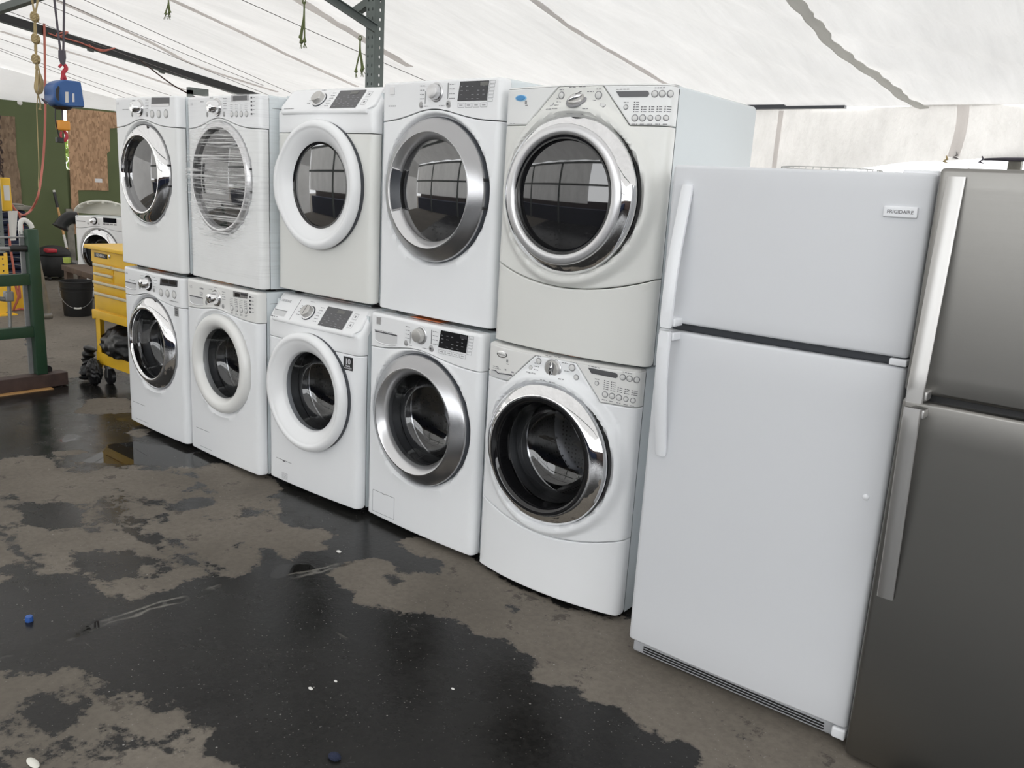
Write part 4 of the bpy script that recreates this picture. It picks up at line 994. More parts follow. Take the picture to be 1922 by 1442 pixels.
ZONE = [[C5(x, y, cB) for x, y in [(-60, 330), (180, 295), (330, 340), (700, 345), (1000, 380), (1020, 560), (900, 730), (700, 760), (470, 830), (380, 790), (300, 720), (60, 740), (-60, 780)]],
 [C5(x, y, cB) for x, y in [(-60, 1095), (250, 1085), (520, 1180), (700, 1240), (760, 1310), (700, 1400), (200, 1442), (-60, 1400)]]]
WETIN2 = [[C5(x, y, cB) for x, y in [(-10, 540), (60, 620), (160, 700), (140, 720), (40, 650), (-20, 580)]], [C5(x, y, cB) for x, y in [(370, 510), (440, 540), (640, 650), (800, 730), (780, 745), (600, 660), (430, 570)]],
 [C5(x, y, cB) for x, y in [(60, 480), (200, 470), (330, 500), (300, 560), (180, 570), (60, 550)]], [C5(x, y, cB) for x, y in [(230, 640), (400, 650), (540, 700), (500, 750), (380, 760), (260, 700)]], [C5(x, y, cB) for x, y in [(580, 480), (740, 445), (790, 470), (700, 500), (620, 500)]],
 [C5(x, y, cB) for x, y in [(170, 1160), (300, 1240), (260, 1300), (140, 1300), (60, 1240)]]]
fl = lambda q: (lambda p_: (p_.x, p_.y))(P(q[0], q[1], z=0))
def sdf(X, Y, poly):
    d = np.full(X.shape, 1e9); inside = np.zeros(X.shape, bool); n = len(poly)
    for i in range(n):
        (x1, y1), (x2, y2) = poly[i], poly[(i+1) % n]
        ex, ey = x2-x1, y2-y1; t = np.clip(((X-x1)*ex+(Y-y1)*ey)/(ex*ex+ey*ey+1e-12), 0, 1)
        d = np.minimum(d, (X-x1-t*ex)**2+(Y-y1-t*ey)**2)
        c = ((y1 > Y) != (y2 > Y)) & (X < (x2-x1)*(Y-y1)/((y2-y1) if abs(y2-y1) > 1e-12 else 1e-12)+x1); inside ^= c
    return np.where(inside, np.sqrt(d), -np.sqrt(d))
gx = np.concatenate([np.linspace(-26, -3, 24)[:-1], np.linspace(-3, 5.4, 361), np.linspace(5.4, 26, 20)[1:]])
gy = np.concatenate([np.linspace(-26, -3., 20)[:-1], np.linspace(-3., 1.6, 201), np.linspace(1.6, 26, 24)[1:]])
X, Y = np.meshgrid(gx, gy)
dry = np.full(X.shape, -.25)
for q in DRY: dry = np.maximum(dry, sdf(X, Y, [fl(a) for a in q]))
for q in WETIN: dry = np.minimum(dry, -sdf(X, Y, [fl(a) for a in q]))
for q in ZONE: dry = np.maximum(dry, np.minimum(sdf(X, Y, [fl(a) for a in q]), .0005))
for q in WETIN2: dry = np.minimum(dry, -sdf(X, Y, [fl(a) for a in q]))
far = np.clip((-X-1.35)*.12+(Y-.2)*.02, -.3, .25)
dry = np.maximum(dry, np.where((X < -1.1) | (Y > .8), far, -.3)); dry = np.clip(dry, -.25, .25)
pud = np.full(X.shape, -.25)
for q in PUD: pud = np.maximum(pud, sdf(X, Y, [fl(a) for a in q]))
pud = np.clip(pud, -.25, .25)
crk = np.full(X.shape, .25); cp = [fl(a) for a in CRACK]
for i in range(len(cp)-1):
    (x1, y1), (x2, y2) = cp[i], cp[i+1]; ex, ey = x2-x1, y2-y1; t = np.clip(((X-x1)*ex+(Y-y1)*ey)/(ex*ex+ey*ey), 0, 1)
    crk = np.minimum(crk, np.hypot(X-x1-t*ex, Y-y1-t*ey))
nx_, ny_ = len(gx), len(gy)
me = bpy.data.meshes.new('floor')
verts = np.stack([X.ravel(), Y.ravel(), np.zeros(X.size)], 1)
ii, jj = np.meshgrid(np.arange(ny_-1), np.arange(nx_-1), indexing='ij'); a = (ii*nx_+jj).ravel()
me.from_pydata(verts.tolist(), [], np.stack([a, a+1, a+nx_+1, a+nx_], 1).tolist())
for nm, arr in (('dry', dry), ('puddle', pud), ('crack', crk)):
    at_ = me.attributes.new(nm, 'FLOAT', 'POINT'); at_.data.foreach_set('value', arr.ravel().astype(np.float32))
fo = bpy.data.objects.new('floor', me); COL.objects.link(fo); fo['kind'] = 'structure'
def floor_mat():
    M, nt, b = new_mat('stained_asphalt'); N = nt.nodes; Lk = nt.links
    tc = N.new('ShaderNodeTexCoord')
    def noise(sc, det=6, ro=.6, src=None):
        n = N.new('ShaderNodeTexNoise'); n.inputs['Scale'].default_value = sc; n.inputs['Detail'].default_value = det; n.inputs['Roughness'].default_value = ro
        Lk.new(tc.outputs['Object'], n.inputs['Vector']); return n.outputs['Fac']
    def mr(s_, a0, a1, b0, b1):
        r = N.new('ShaderNodeMapRange'); r.inputs['From Min'].default_value = a0; r.inputs['From Max'].default_value = a1
        r.inputs['To Min'].default_value = b0; r.inputs['To Max'].default_value = b1; Lk.new(s_, r.inputs[0]); return r.outputs[0]
    def mth(op, a_, b_):
        m_ = N.new('ShaderNodeMath'); m_.operation = op
        for i, q in enumerate((a_, b_)):
            if isinstance(q, (int, float)): m_.inputs[i].default_value = q
            else: Lk.new(q, m_.inputs[i])
        return m_.outputs[0]
    def attr(nm): a_ = N.new('ShaderNodeAttribute'); a_.attribute_name = nm; return a_.outputs['Fac']
    def mixc(f_, a_, b_):
        m_ = N.new('ShaderNodeMix'); m_.data_type = 'RGBA'
        if isinstance(f_, (int, float)): m_.inputs[0].default_value = f_
        else: Lk.new(f_, m_.inputs[0])
        for i, q in ((6, a_), (7, b_)):
            if isinstance(q, tuple): m_.inputs[i].default_value = (*q, 1)
            else: Lk.new(q, m_.inputs[i])
        return m_.outputs[2]
    edge = mth('ADD', mth('MULTIPLY', mth('SUBTRACT', noise(7, 9, .66), .5), .19), mth('MULTIPLY', mth('SUBTRACT', noise(45, 4), .5), .05))
    dryf = mr(mth('ADD', attr('dry'), edge), -.010, .004, 0, 1)
    pf = mr(mth('ADD', attr('puddle'), mth('MULTIPLY', edge, .5)), -.005, .02, 0, 1)
    tone = noise(1.6, 6, .6); fine = noise(38, 8, .7)
    dc = mixc(mr(tone, .35, .65, 0, 1), (.135, .119, .099), (.195, .173, .145))
    dc = mixc(mr(fine, .42, .74, 0, .45), dc, (.075, .065, .055))
    spots = mr(noise(6.5, 9, .75), .585, .62, 0, .65); dc = mixc(spots, dc, (.045, .040, .036))
    wc = mixc(mr(tone, .35, .65, 0, 1), (.010, .0096, .009), (.018, .0175, .0165)); wc = mixc(mr(fine, .45, .7, 0, .5), wc, (.028, .027, .025))
    # pale grit
    v = N.new('ShaderNodeTexVoronoi'); v.inputs['Scale'].default_value = 26; Lk.new(tc.outputs['Object'], v.inputs['Vector'])
    v2 = N.new('ShaderNodeTexVoronoi'); v2.inputs['Scale'].default_value = 90; Lk.new(tc.outputs['Object'], v2.inputs['Vector'])
    sc = N.new('ShaderNodeSeparateColor'); Lk.new(v.outputs['Color'], sc.inputs[0])
    grit = mth('MULTIPLY', mr(v.outputs['Distance'], .06, .10, 1, 0), mr(sc.outputs[0], .84, .86, 0, 1))
    sc2 = N.new('ShaderNodeSeparateColor'); Lk.new(v2.outputs['Color'], sc2.inputs[0])
    grit2 = mth('MULTIPLY', mr(v2.outputs['Distance'], .12, .22, 1, 0), mr(sc2.outputs[0], .80, .82, 0, 1))
    gall = mth('MULTIPLY', mth('MAXIMUM', grit, mth('MULTIPLY', grit2, .6)), mr(noise(.9, 2), .42, .56, .12, 1))
    col = mixc(dryf, wc, dc); col = mixc(mth('MULTIPLY', gall, .85), col, (.32, .31, .29))
    ck = mth('ADD', attr('crack'), mth('MULTIPLY', mth('SUBTRACT', noise(7, 5), .5), .07))
    ckf = mr(ck, .004, .016, 1, 0); ck2 = mth('MULTIPLY', mr(mth('ABSOLUTE', mth('SUBTRACT', ck, .018), 0), .002, .010, 1, 0), mr(noise(2.2, 3), .50, .60, 0, .7))
    col = mixc(mth('MULTIPLY', ckf, .8), col, (.008, .008, .007)); col = mixc(ck2, col, (.20, .19, .17))
    # pale scratches
    mp = N.new('ShaderNodeMapping'); mp.inputs['Scale'].default_value = (1.2, 9, 1); mp.inputs['Rotation'].default_value = (0, 0, .35); Lk.new(tc.outputs['Object'], mp.inputs[0])
    sn = N.new('ShaderNodeTexNoise'); sn.inputs['Scale'].default_value = 2.2; sn.inputs['Detail'].default_value = 6; Lk.new(mp.outputs[0], sn.inputs['Vector'])
    col = mixc(mr(sn.outputs['Fac'], .70, .74, 0, .35), col, (.20, .19, .17))
    Lk.new(col, b.inputs['Base Color'])
    wr = mr(noise(3.2, 6, .65), .35, .68, .06, .34)
    rough = N.new('ShaderNodeMix'); Lk.new(dryf, rough.inputs[0]); Lk.new(wr, rough.inputs[2]); rough.inputs[3].default_value = .78
    r2 = N.new('ShaderNodeMix'); Lk.new(pf, r2.inputs[0]); Lk.new(rough.outputs[0], r2.inputs[2]); r2.inputs[3].default_value = .02
    Lk.new(r2.outputs[0], b.inputs['Roughness'])
    sp = N.new('ShaderNodeMix'); Lk.new(dryf, sp.inputs[0]); sp.inputs[2].default_value = .22; sp.inputs[3].default_value = .25
    Lk.new(sp.outputs[0], b.inputs['Specular IOR Level'])
    bp = N.new('ShaderNodeBump'); bp.inputs['Distance'].default_value = .004
    st_ = mth('MULTIPLY', mth('SUBTRACT', 1, pf), .22); Lk.new(st_, bp.inputs['Strength'])
    Lk.new(mth('ADD', fine, mth('MULTIPLY', noise(6, 5), 1.2)), bp.inputs['Height']); Lk.new(bp.outputs[0], b.inputs['Normal'])
    return M
me.materials.append(floor_mat())

# ------------------------------------------------------------------ tent
def roofz(y): return 2.343+.15*(5-y) if y > -4 else 2.343+.15*9-.13*(-4-y)
def struct(mb, name, mat, smooth=60): o = mb.build(name, mat, None, smooth); o['kind'] = 'structure'; return o
mb = MB(); xs = np.linspace(-8.2, 10, 183); ys = np.concatenate([np.linspace(5, -4, 91), np.linspace(-4, -6.6, 14)[1:]])
seams = [-5.7, -4.6, -3.7, -2.2, -.9, 1.15, 2.9, 5.2, 7.5]
def sag(x, y):
    lo = max([s_ for s_ in seams if s_ <= x], default=-8.2); hi = min([s_ for s_ in seams if s_ > x], default=10)
    t = (x-lo)/(hi-lo); e = 4*t*(1-t)
    return e*(.035+.03*math.sin(1.7*y+lo*2))*sm(0, 1, (5-y)/1.5)+.012*math.sin(5*x+2.5*y)*math.sin(1.3*y+x)*sm(0, 1, 5-y)+(.020*math.sin(9*x-7*y+2*math.sin(y))*sm(.5, 3, x)+.010*math.sin(17*x+6*y)*sm(1.5, 3.5, x))*sm(0, .8, 5-y)
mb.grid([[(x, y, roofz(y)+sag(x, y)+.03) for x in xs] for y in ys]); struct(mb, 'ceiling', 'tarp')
# folded seams of the roof tarp, each a strip of doubled cloth
def hem(name, pts, w, mat='tarp_hem', wav=0., wpts=None):
    """pts image points on the roof; w half width in metres"""
    q = [P(u, v, roof=True, off=.012) for u, v in pts]; q = [q[0]+(q[0]-q[1])*2.5]+q if pts[0][1] <= 0 else q
    q = bez(q, 14); mb = MB(); G = [[], []]
    for i, c in enumerate(q):
        t = (q[min(i+1, len(q)-1)]-q[max(i-1, 0)]).normalized(); n_ = t.cross(Vector((0, .15, 1))).normalized()
        k = math.sin(i*.93)*.5+math.sin(i*.41+1)*.6
        G[0].append(c+n_*(w*(1+wav*k))); G[1].append(c-n_*(w*(1-wav*.4*math.cos(i*.57))))
    G2 = [[p_+Vector((0, 0, -.006)) for p_ in g_] for g_ in G]
    mb.grid([G[0], G2[0], G2[1], G[1]])
    o = mb.build(name, mat, None, 60); o['kind'] = 'structure'; return o
hem('trim_1', [(0, 58), (109, 91), (204, 120), (346, 168)], .035, wav=.3)
hem('trim_2', [(106, 0), (270, 73), (372, 124), (520, 172)], .03, wav=.3)
hem('trim_3', [(324, 0), (440, 54), (560, 112), (670, 162)], .028, wav=.2)
hem('trim_4', [(561, 0), (640, 48), (700, 84), (768, 124)], .045, wav=.3)
hem('trim_5', [(1002, 0), (1075, 53), (1150, 98), (1255, 160)], .022, 'tarp_hem', wav=.4)
hem('trim_6', [(1490, 0), (1527, 40), (1563, 84), (1610, 120), (1661, 154), (1696, 183), (1735, 203)], .040, 'tarp_hem2', wav=.35)
# end wall (left), gable cloth above it
WX = -8.2
def wallpoly(name, pts, mat, th=.012, nrm=(1, 0, 0)):
    """flat sheet on the end wall from (y,z) outline"""
    mb = MB(); n = len(pts); A = [(WX+nrm[0]*th, y, z) for y, z in pts]; B = [(WX, y, z) for y, z in pts]
    mb.add(A+B, [tuple(range(n)), tuple(reversed(range(n, 2*n)))]+[(i, i+n, (i+1) % n+n, (i+1) % n) for i in range(n)]); return mb
gapL = P(118, 205, x=WX).y; gapR = P(127, 205, x=WX).y; ztp = 2.34
mb = MB()
mb.box(WX-.05, WX, .6, gapL, 0, ztp); mb.box(WX-.05, WX, gapR, 5, 0, ztp)
g0 = P(122, 318, x=WX).z; mb.box(WX-.05, WX-.02, gapL, gapR, 0, g0)
struct(mb, 'wall_left', 'olive', 0)
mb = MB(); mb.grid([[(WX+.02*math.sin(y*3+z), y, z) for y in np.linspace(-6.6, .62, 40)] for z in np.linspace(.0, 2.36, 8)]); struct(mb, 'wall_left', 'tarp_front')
mb = MB(); ysg = np.linspace(-6.6, 5, 60)
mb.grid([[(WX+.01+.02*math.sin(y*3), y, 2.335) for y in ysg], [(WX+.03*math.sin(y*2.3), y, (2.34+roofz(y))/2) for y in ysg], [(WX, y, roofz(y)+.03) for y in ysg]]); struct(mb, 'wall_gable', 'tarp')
def board(name, px, mat, label, th=.015):
    pts = [(lambda q: (q.y, q.z))(P(u, v, x=WX)) for u, v in px]; mb = wallpoly(name, pts, mat, th); o = mb.build(name, mat, None, 0); return tag(o, label, 'board')
board('strand_board', [(-60, 212), (27, 219), (31, 300), (37, 330), (41, 388), (-60, 384)], 'osb2', 'dull brown strand board panel fixed to the green wall at the left edge')
board('strand_board', [(124, 203), (222, 212), (222, 240), (205, 241), (206, 283), (200, 288), (203, 358), (174, 357), (146, 357), (147, 386), (146, 440), (135, 440), (131, 330)], 'osb', 'pale strand board sheet unpainted at centre, on the green wall beside the narrow gap')
lb = P(184, 339, x=WX); mb = MB(); mb.box(WX+.015, WX+.018, lb.y-.055, lb.y+.055, lb.z-.028, lb.z+.028); tag(mb.build('paper_label', 'print_white', None, 0), 'tiny white paper label stuck on the pale strand board', 'label')
mb = MB(); pb = P(136, 450, x=WX); pb2 = P(136, 405, x=WX); mb.box(WX+.002, WX+.03, P(126, 450, x=WX).y, P(139, 450, x=WX).y, 0, pb2.z+.1); tag(mb.build('weathered_plank', 'chipboard_grey', None, 0), 'grey weathered plank standing against the green wall behind the far washer', 'plank')
q = P(37, 193, x=WX); mb = MB(); mb.lathe([(0, .02), (.03, .015), (.035, 0)], 16, Matrix.Translation((WX, q.y, q.z)) @ Matrix.Rotation(PI/2, 4, 'Y')); tag(mb.build('wall_hook', 'limb', None, 40), 'small white knob near the top of the green wall', 'knob')
# back wall tarp with rising hem at the right
xs = np.linspace(-8.2, 8, 150)
def hemz(x):
    return float(np.interp(x, [-9, .65, 1.45, 1.9, 2.29, 2.93, 3.44, 3.76, 4.4, 8], [0, 0, 1.52, 1.75, 1.842, 1.928, 1.975, 1.988, 2.0, 2.03]))+.006*math.sin(9*x)
mb = MB(); G = []
for k in range(13):
    t = k/12; row = []
    for x in xs:
        zt_ = 2.366+.06*math.sin(max(0, x-2.9)*1.3) if x > 2.9 else 2.366
        zb_ = hemz(x); z = zb_+(zt_-zb_)*t; row.append((x, 5+.02*math.sin(4*x+2*z)+.03*math.sin(1.7*x-3*z)*(1-t), z))
    G.append(row)
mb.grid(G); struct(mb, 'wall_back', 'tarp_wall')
mb = MB(); mb.grid([[(x, 4.985+.02*math.sin(4*x+2*z), z) for x in (1.83, 1.872)] for z in np.linspace(1.5, 2.345, 14)]); struct(mb, 'trim_7', 'tarp_hem')
mb = MB(); mb.grid([[(3.235+.04*math.sin((z-1.9)*5)+dx, 4.965, z) for dx in (0, .085)] for z in np.linspace(1.985, 2.37, 14)]); struct(mb, 'trim_8', 'tarp_hem')
mb = MB(); mb.box(1.05, 1.9, 4.9, 4.96, 2.352, 2.395); mb.box(1.9, 2.42, 4.9, 4.96, 2.352, 2.375); tag(mb.build('eave_beam', 'darkrim', None, 30), 'dark steel eave beam under the roof edge above the large dryer', 'beam')
# rail, post and thin rod outside under the raised hem
mb = MB(); a = P(1848, 296, y=5.05); b = P(1930, 300, y=5.05); mb.tube([a, b+Vector((1, 0, 0))], .022, 10); tag(mb.build('pipe_rail', 'sling', None, 40), 'dark pipe rail along the raised hem of the back tarp at the right', 'rail')
a = P(1906, 298, y=5.1); mb = MB(); mb.box(a.x-.045, a.x+.045, 5.10, 5.18, 0, 2.06); tag(mb.build('fence_post', 'chipboard_grey', None, 30), 'grey post outside, above the stainless refrigerator', 'post')
a = P(1821, 300, y=5.6); mb = MB(); mb.tube([(a.x, 5.6, 0), (a.x, 5.6, 2.3)], .008, 8); tag(mb.build('thin_rod', 'limb', None, 40), 'thin pale rod standing outside between fridge tops and hem', 'rod')
for i, (u, v) in enumerate(((1775, 301), (1794, 293), (1842, 302))):
    a = P(u, v, y=4.97); mb = MB(); mb.tube([a+Vector((0, 0, .035)), a+Vector((.01, 0, .01)), a+Vector((-.015, .01, -.008)), a+Vector((.02, 0, -.02))], [.004, .009, .012, .003], 8)
    tag(mb.build('tarp_knot', ['rope', 'wire', 'sling'][i], None, 60), ['brown knot of cord at the tarp hem, leftmost of three', 'small dark grommet knot in the middle of the tarp hem', 'dark blue-grey knot hanging under the tarp hem, rightmost of three'][i], 'knot')
# far side behind the viewer: unseen tent edge, roof ended early and curtained to steer daylight, with posts, rails and a low dark fence
mb = MB(); mb.box(-8.2, 10, -7.6, -7.5, 0, 1.25); struct(mb, 'wall_front', 'rust', 0)
mb = MB(); mb.grid([[(x, -6.7+.04*math.sin(3*x)+.03*math.sin(7*x+2*t), 1.15+(roofz(-6.6)+.02-1.15)*t) for x in np.linspace(-8.2, 1.0, 70)] for t in np.linspace(0, 1, 8)]); struct(mb, 'wall_front', 'tarp_front')  # unseen curtain, added to keep the bright opening out of the door glass
i = 9
for x in (-4.6, -1.2, 2.4, 6):
    mb = MB(); mb.box(x-.05, x+.05, -6.6, -6.5, 0, 3.3); struct(mb, 'trim_%d' % i, 'rackgreen', 0); i += 1
for y, z in ((-4.0, roofz(-4)-.10), (-6.5, roofz(-6.5)-.12), (-6.5, 2.1)):
    mb = MB(); mb.box(-8.1, 9.9, y-.04, y+.04, z-.05, z+.05); struct(mb, 'trim_%d' % i, 'rackgreen', 0); i += 1
mb = MB(); mb.box(-8.1, 9.9, -7.2, -6.8, .0, .85); struct(mb, 'trim_%d' % i, 'navy', 0); i += 1
mb = MB(); mb.box(9.9, 10., -7.5, 5, 0, 1.3); struct(mb, 'wall_right', 'rust', 0)
mb = MB(); mb.grid([[(9.95, y, 1.25+(roofz(y)-1.2)*t) for y in np.linspace(-1.0, 5, 30)] for t in (0, .5, 1)]); struct(mb, 'wall_right', 'tarp_wall')  # unseen sheet, covers part of the side to dim sky light on the stacks

# punched steel rafters and post -------------------------------------------
def punched(mb, L, w, pitch, hole, M, off=.0, rows=(0.5,), kind='round'):
    """flat plate length L (X) width w (Y) with real holes at each pitch"""
    n = int(L/pitch)
    ys_ = [0]+[ (rows[k]+rows[k+1])/2*w for k in range(len(rows)-1)]+[w]
    for i in range(n):
        for k, rw in enumerate(rows):
            x0, x1, y0, y1 = i*pitch, (i+1)*pitch, ys_[k], ys_[k+1]; cx_, cy_ = (x0+x1)/2, rw*w
            N_ = 12; inner = []; outer = []
            for j in range(N_):
                a_ = 2*PI*j/N_+PI/N_*0; dx, dy = math.cos(a_), math.sin(a_)
                hx = hole*(1.25 if kind == 'tear' and dx > 0 else 1)*(1.5 if kind in ('tear', 'oval') else 1); hy = hole*(.8 if kind == 'tear' and dx > 0 else 1)
                inner.append((cx_+dx*hx, cy_+dy*hy, 0))
                t = min((((x1-cx_) if dx > 0 else (cx_-x0))/abs(dx)) if abs(dx) > 1e-6 else 9, (((y1-cy_) if dy > 0 else (cy_-y0))/abs(dy)) if abs(dy) > 1e-6 else 9)
                outer.append((cx_+dx*t, cy_+dy*t, 0))
            vs = inner+outer; fs = [(j, (j+1) % N_, (j+1) % N_+N_, j+N_) for j in range(N_)]
            # corner fillers
            crn = [(x1, y1), (x0, y1), (x0, y0), (x1, y0)]
            for (qx, qy) in crn:
                best = [j for j in range(N_) if abs(outer[j][0]-qx) < pitch and abs(outer[j][1]-qy) < w]
                for j in range(N_):
                    A = outer[j]; B = outer[(j+1) % N_]
                    onA = abs(A[0]-qx) < 1e-6 or abs(A[1]-qy) < 1e-6; onB = abs(B[0]-qx) < 1e-6 or abs(B[1]-qy) < 1e-6
                    if onA and onB and not (abs(A[0]-B[0]) < 1e-6 or abs(A[1]-B[1]) < 1e-6):
                        vs.append((qx, qy, 0)); fs.append((j+N_, (j+1) % N_+N_, len(vs)-1))
            mb.add(vs, fs, M)
def frame(o, X, Y):
    X = Vector(X).normalized(); Y = Vector(Y); Y = (Y-X*Y.dot(X)).normalized(); Z = X.cross(Y); m_ = Matrix.Identity(4)
    for i_ in range(3): m_[i_][0] = X[i_]; m_[i_][1] = Y[i_]; m_[i_][2] = Z[i_]; m_[i_][3] = o[i_]
    return m_
def solid(o, t=.003):
    md = o.modifiers.new('solid', 'SOLIDIFY'); md.thickness = t; md.offset = 0
# long rafter A
a = P(-14, 10, x=-4.6); a0 = P(0, 24, x=-4.6); a1 = P(450, 165, x=-4.6)
d = (a1-a0).normalized(); st_ = a0-d*1.2; Lr = (a1-a0).length+1.2+1.2
mb = MB(); M_ = frame(st_, d, (0, 0, -1)); punched(mb, Lr, .088, .075, .009, M_, rows=(.42,))
mb.box(0, Lr, .084, .088, 0, -.045, M_); mb.box(0, Lr, 0, .005, 0, -.03, M_); mb.box(0, Lr, .006, .083, -.045, -.038, M_, mi=1)  # black backing puts the channel's inner shade into colour behind the holes
for k in (2.05, 2.85, 3.9): mb.box(k, k+.06, .088, .106, -.03, .0, M_)
o = mb.build('steel_rafter', ['rackgreen', 'black'], None, 0); solid(o); tag(o, 'long green-grey punched steel rafter sloping down across the upper left', 'rafter')
# upper-left corner beam
a = P(-60, 32, roof=True, off=.05); b = P(54, -8, roof=True, off=.05); mb = MB(); M_ = frame(a, b-a, (0, 0, -1)); mb.box(0, (b-a).length+.6, 0, .06, -.03, .03, M_); tag(mb.build('steel_beam', 'rackgreen', None, 0), 'dark green steel beam cutting the top left corner', 'beam')
# upright post behind the dryers
post = thing('rack_upright', 'green-grey pallet rack upright with teardrop and round holes rising behind the middle dryers', 'post', (1.005, .95, 0))
mb = MB(); punched(mb, 3.0, .072, .0505, .0058, frame((0, 0, .0), (0, 0, 1), (1, 0, 0)), rows=(.26, .74), kind='tear')
punched(mb, 3.0, .070, .0505, .0062, frame((.072, 0, 0), (0, 0, 1), (0, 1, 0)), rows=(.55,), kind='oval')
mb.box(-.0015, .0015, 0, .07, 0, 3.0); o = mb.build('channel', 'rackgreen', post, 0); solid(o)
for nm, pa, pb in (('brace', (700, 50), (612, -6)), ('brace', (672, 19), (712, -4))):
    A = P(*pa, y=.93) if pa[0] == 700 else P(*pa, y=.99); mb = MB()
    if pa[0] == 700: B = Vector((A.x-.10, A.y-.9, A.z+.13)); B = P(612, -8, x=A.x-.15)
    else: B = P(716, -12, y=.99)
    M_ = frame(A, B-A, (0, 0, -1)); L_ = (B-A).length+.5
    mb.box(-.02, L_, -.022, .022, -.018, -.015, M_); mb.box(-.02, L_, .019, .022, -.018, .022, M_); mb.box(-.02, L_, -.022, -.019, -.018, .022, M_)
    for v_ in range(len(mb.v)): mb.v[v_] = mb.v[v_]-Vector((1.005, .95, 0))
    mb.build(nm, 'rackgreen', post, 0)
mb = MB(); mb.box(-.03, .10, -.02, .09, 0, .008); mb.build('base_plate', 'rackgreen', post, 0)
# small bracket behind the wrapped dryer
a = P(371, 171, x=-1.2); mb = MB(); mb.box(a.x-.02, a.x+.02, a.y-.08, a.y+.08, a.z-.03, a.z+.02); mb.box(a.x-.02, a.x+.02, a.y-.08, a.y-.05, 0, a.z); tag(mb.build('post_head', 'rackgrey', None, 0), 'head of a thin dark post showing just above the wrapped dryer', 'post')

# thin cables under the roof
CB = [((0, 13), (426, 171)), ((0, 71), (317, 177)), ((0, 89), (255, 180)), ((0, 93), (233, 182)), ((73, 0), (484, 169)), ((113, 0), (415, 127)), ((164, 0), (546, 173)), ((461, 0), (790, 146))]
for k, (u, v) in enumerate(CB):
    A = P(*u, roof=True, off=.06); B = P(*v, roof=True, off=.06); d = (B-A); A -= d*.4; B += d*.35; pts = [A+(B-A)*t-Vector((0, 0, .05*4*t*(1-t)*.3)) for t in np.linspace(0, 1, 14)]
    mb = MB(); mb.tube(pts, .0030, 6)
    tag(mb.build('roof_cable', 'wire', None, 60), 'thin dark cable stretched beneath the white tarp roof, one of several alike', 'cable', 'cables under the tarp roof')
A = P(267, 117, x=-3.0); B = P(360, 178, x=-2.2); mb = MB(); mb.tube(bez([P(262, 112, x=-3.6), P(300, 142, x=-3.4), P(330, 163, x=-3.2), P(366, 182, x=-3.)], 8), .007, 6); tag(mb.build('sagging_cord', 'rust', None, 60), 'dark red cord sagging from the rafter to behind the wrapped dryer', 'cord')
mb = MB(); mb.tube(bez([P(*q_, x=-4.55) for q_ in ((90, 62), (110, 68), (128, 60), (106, 66), (150, 80), (170, 88), (195, 94), (216, 90), (190, 96), (166, 84))], 6), .008, 6); tag(mb.build('red_cord', 'hose', None, 60), 'thin red cord tangled around the punched rafter', 'cord')

# hanging rope tufts
def tuft(u, v, x, L, label, n=4, spread=.03):
    q = P(u, v, x=x); mb = MB()
    mb.tube([(q.x+.018*math.cos(t), q.y, q.z+.018*math.sin(t)) for t in np.linspace(0, 2*PI, 12)], .004, 6)
    R = random.Random(int(u))
    for k in range(n):
        dx = R.uniform(-spread, spread); LL = L*R.uniform(.75, 1)
        pts = bez([q, q+Vector((dx*.2, .0, -LL*.4)), q+Vector((dx*.8, dx*.4, -LL*.8)), q+Vector((dx, dx*.5, -LL))], 5); mb.tube(pts, [.006]*(len(pts)-4)+[.009, .013, .014, .006], 6)
        for j in range(4): e = pts[-1]; mb.tube([e, e+Vector((R.uniform(-.02, .02), R.uniform(-.02, .02), -.035))], .002, 4)
    return tag(mb.build('rope_tuft', 'ropegreen', None, 60), label, 'rope')
tuft(571, 3, -.45, .30, 'frayed green rope tuft hanging from the roof seam, left of the two beside the post', 3)
tuft(676, 72, -.30, .26, 'frayed green rope tuft hanging from the roof seam right beside the steel post', 3)
tuft(316, -6, -2.0, .14, 'short frayed rope end hanging at the top edge above the wrapped dryer', 3)

# knotted rope, red hose, slings and hoist ----------------------------------------
HX = -2.0
rope = thing('knotted_rope', 'tan rope with three knots hanging in a loose bundle at the upper left', 'rope', tuple(P(72, 230, x=-2.15)))
def sub(mb, o): mb.v = [v-Vector(o.location) for v in mb.v]
mb = MB(); X = -2.15
for off in (-1.6, 1.6):
    mb.tube(bez([P(58-off*1, -14, x=X), P(62, 10, x=X), P(65, 28+off, x=X)], 6), .007, 6); mb.tube(bez([P(73+off, -14, x=X), P(69, 12, x=X), P(65.5, 28, x=X)], 6), .007, 6)
for off in (-1.3, 0, 1.3):
    mb.tube(bez([P(65+off, 30, x=X+off*.005), P(66-off, 55, x=X), P(67+off*.8, 90, x=X), P(68-off*.6, 112, x=X), P(69+off, 130, x=X)], 8), .008, 6)
sub(mb, rope); mb.build('strands', 'rope', rope, 60)
for u, v in ((65, 32), (67, 73), (67.5, 111)):
    mb = MB(); c = P(u, v, x=X)
    for k in range(4): mb.tube([c+Vector((.026*math.cos(t), .022*math.sin(t), .010*(k-1.5)+.014*math.sin(2*t+k))) for t in np.linspace(0, 2*PI, 14)], .010, 6, caps=False)
    mb.tube([c+Vector((0, 0, .03)), c, c-Vector((0, 0, .03))], [.012, .020, .012], 8)
    sub(mb, rope); mb.build('knot', 'rope', rope, 60)
mb = MB()
for k, (a_, b_) in enumerate(((66, 78), (68, 80), (70, 76), (67, 73), (69, 82))):
    mb.tube(bez([P(68.5, 118, x=X), P(a_-.0+1, 145, x=X), P(a_-1+k*.4, 165+k*2, x=X+.02*k), P(70+k*.6, 176, x=X), P(b_-3, 172, x=X), P(b_-1, 155, x=X-.01*k), P(74, 135, x=X), P(69, 119, x=X)], 6), .0055, 6)
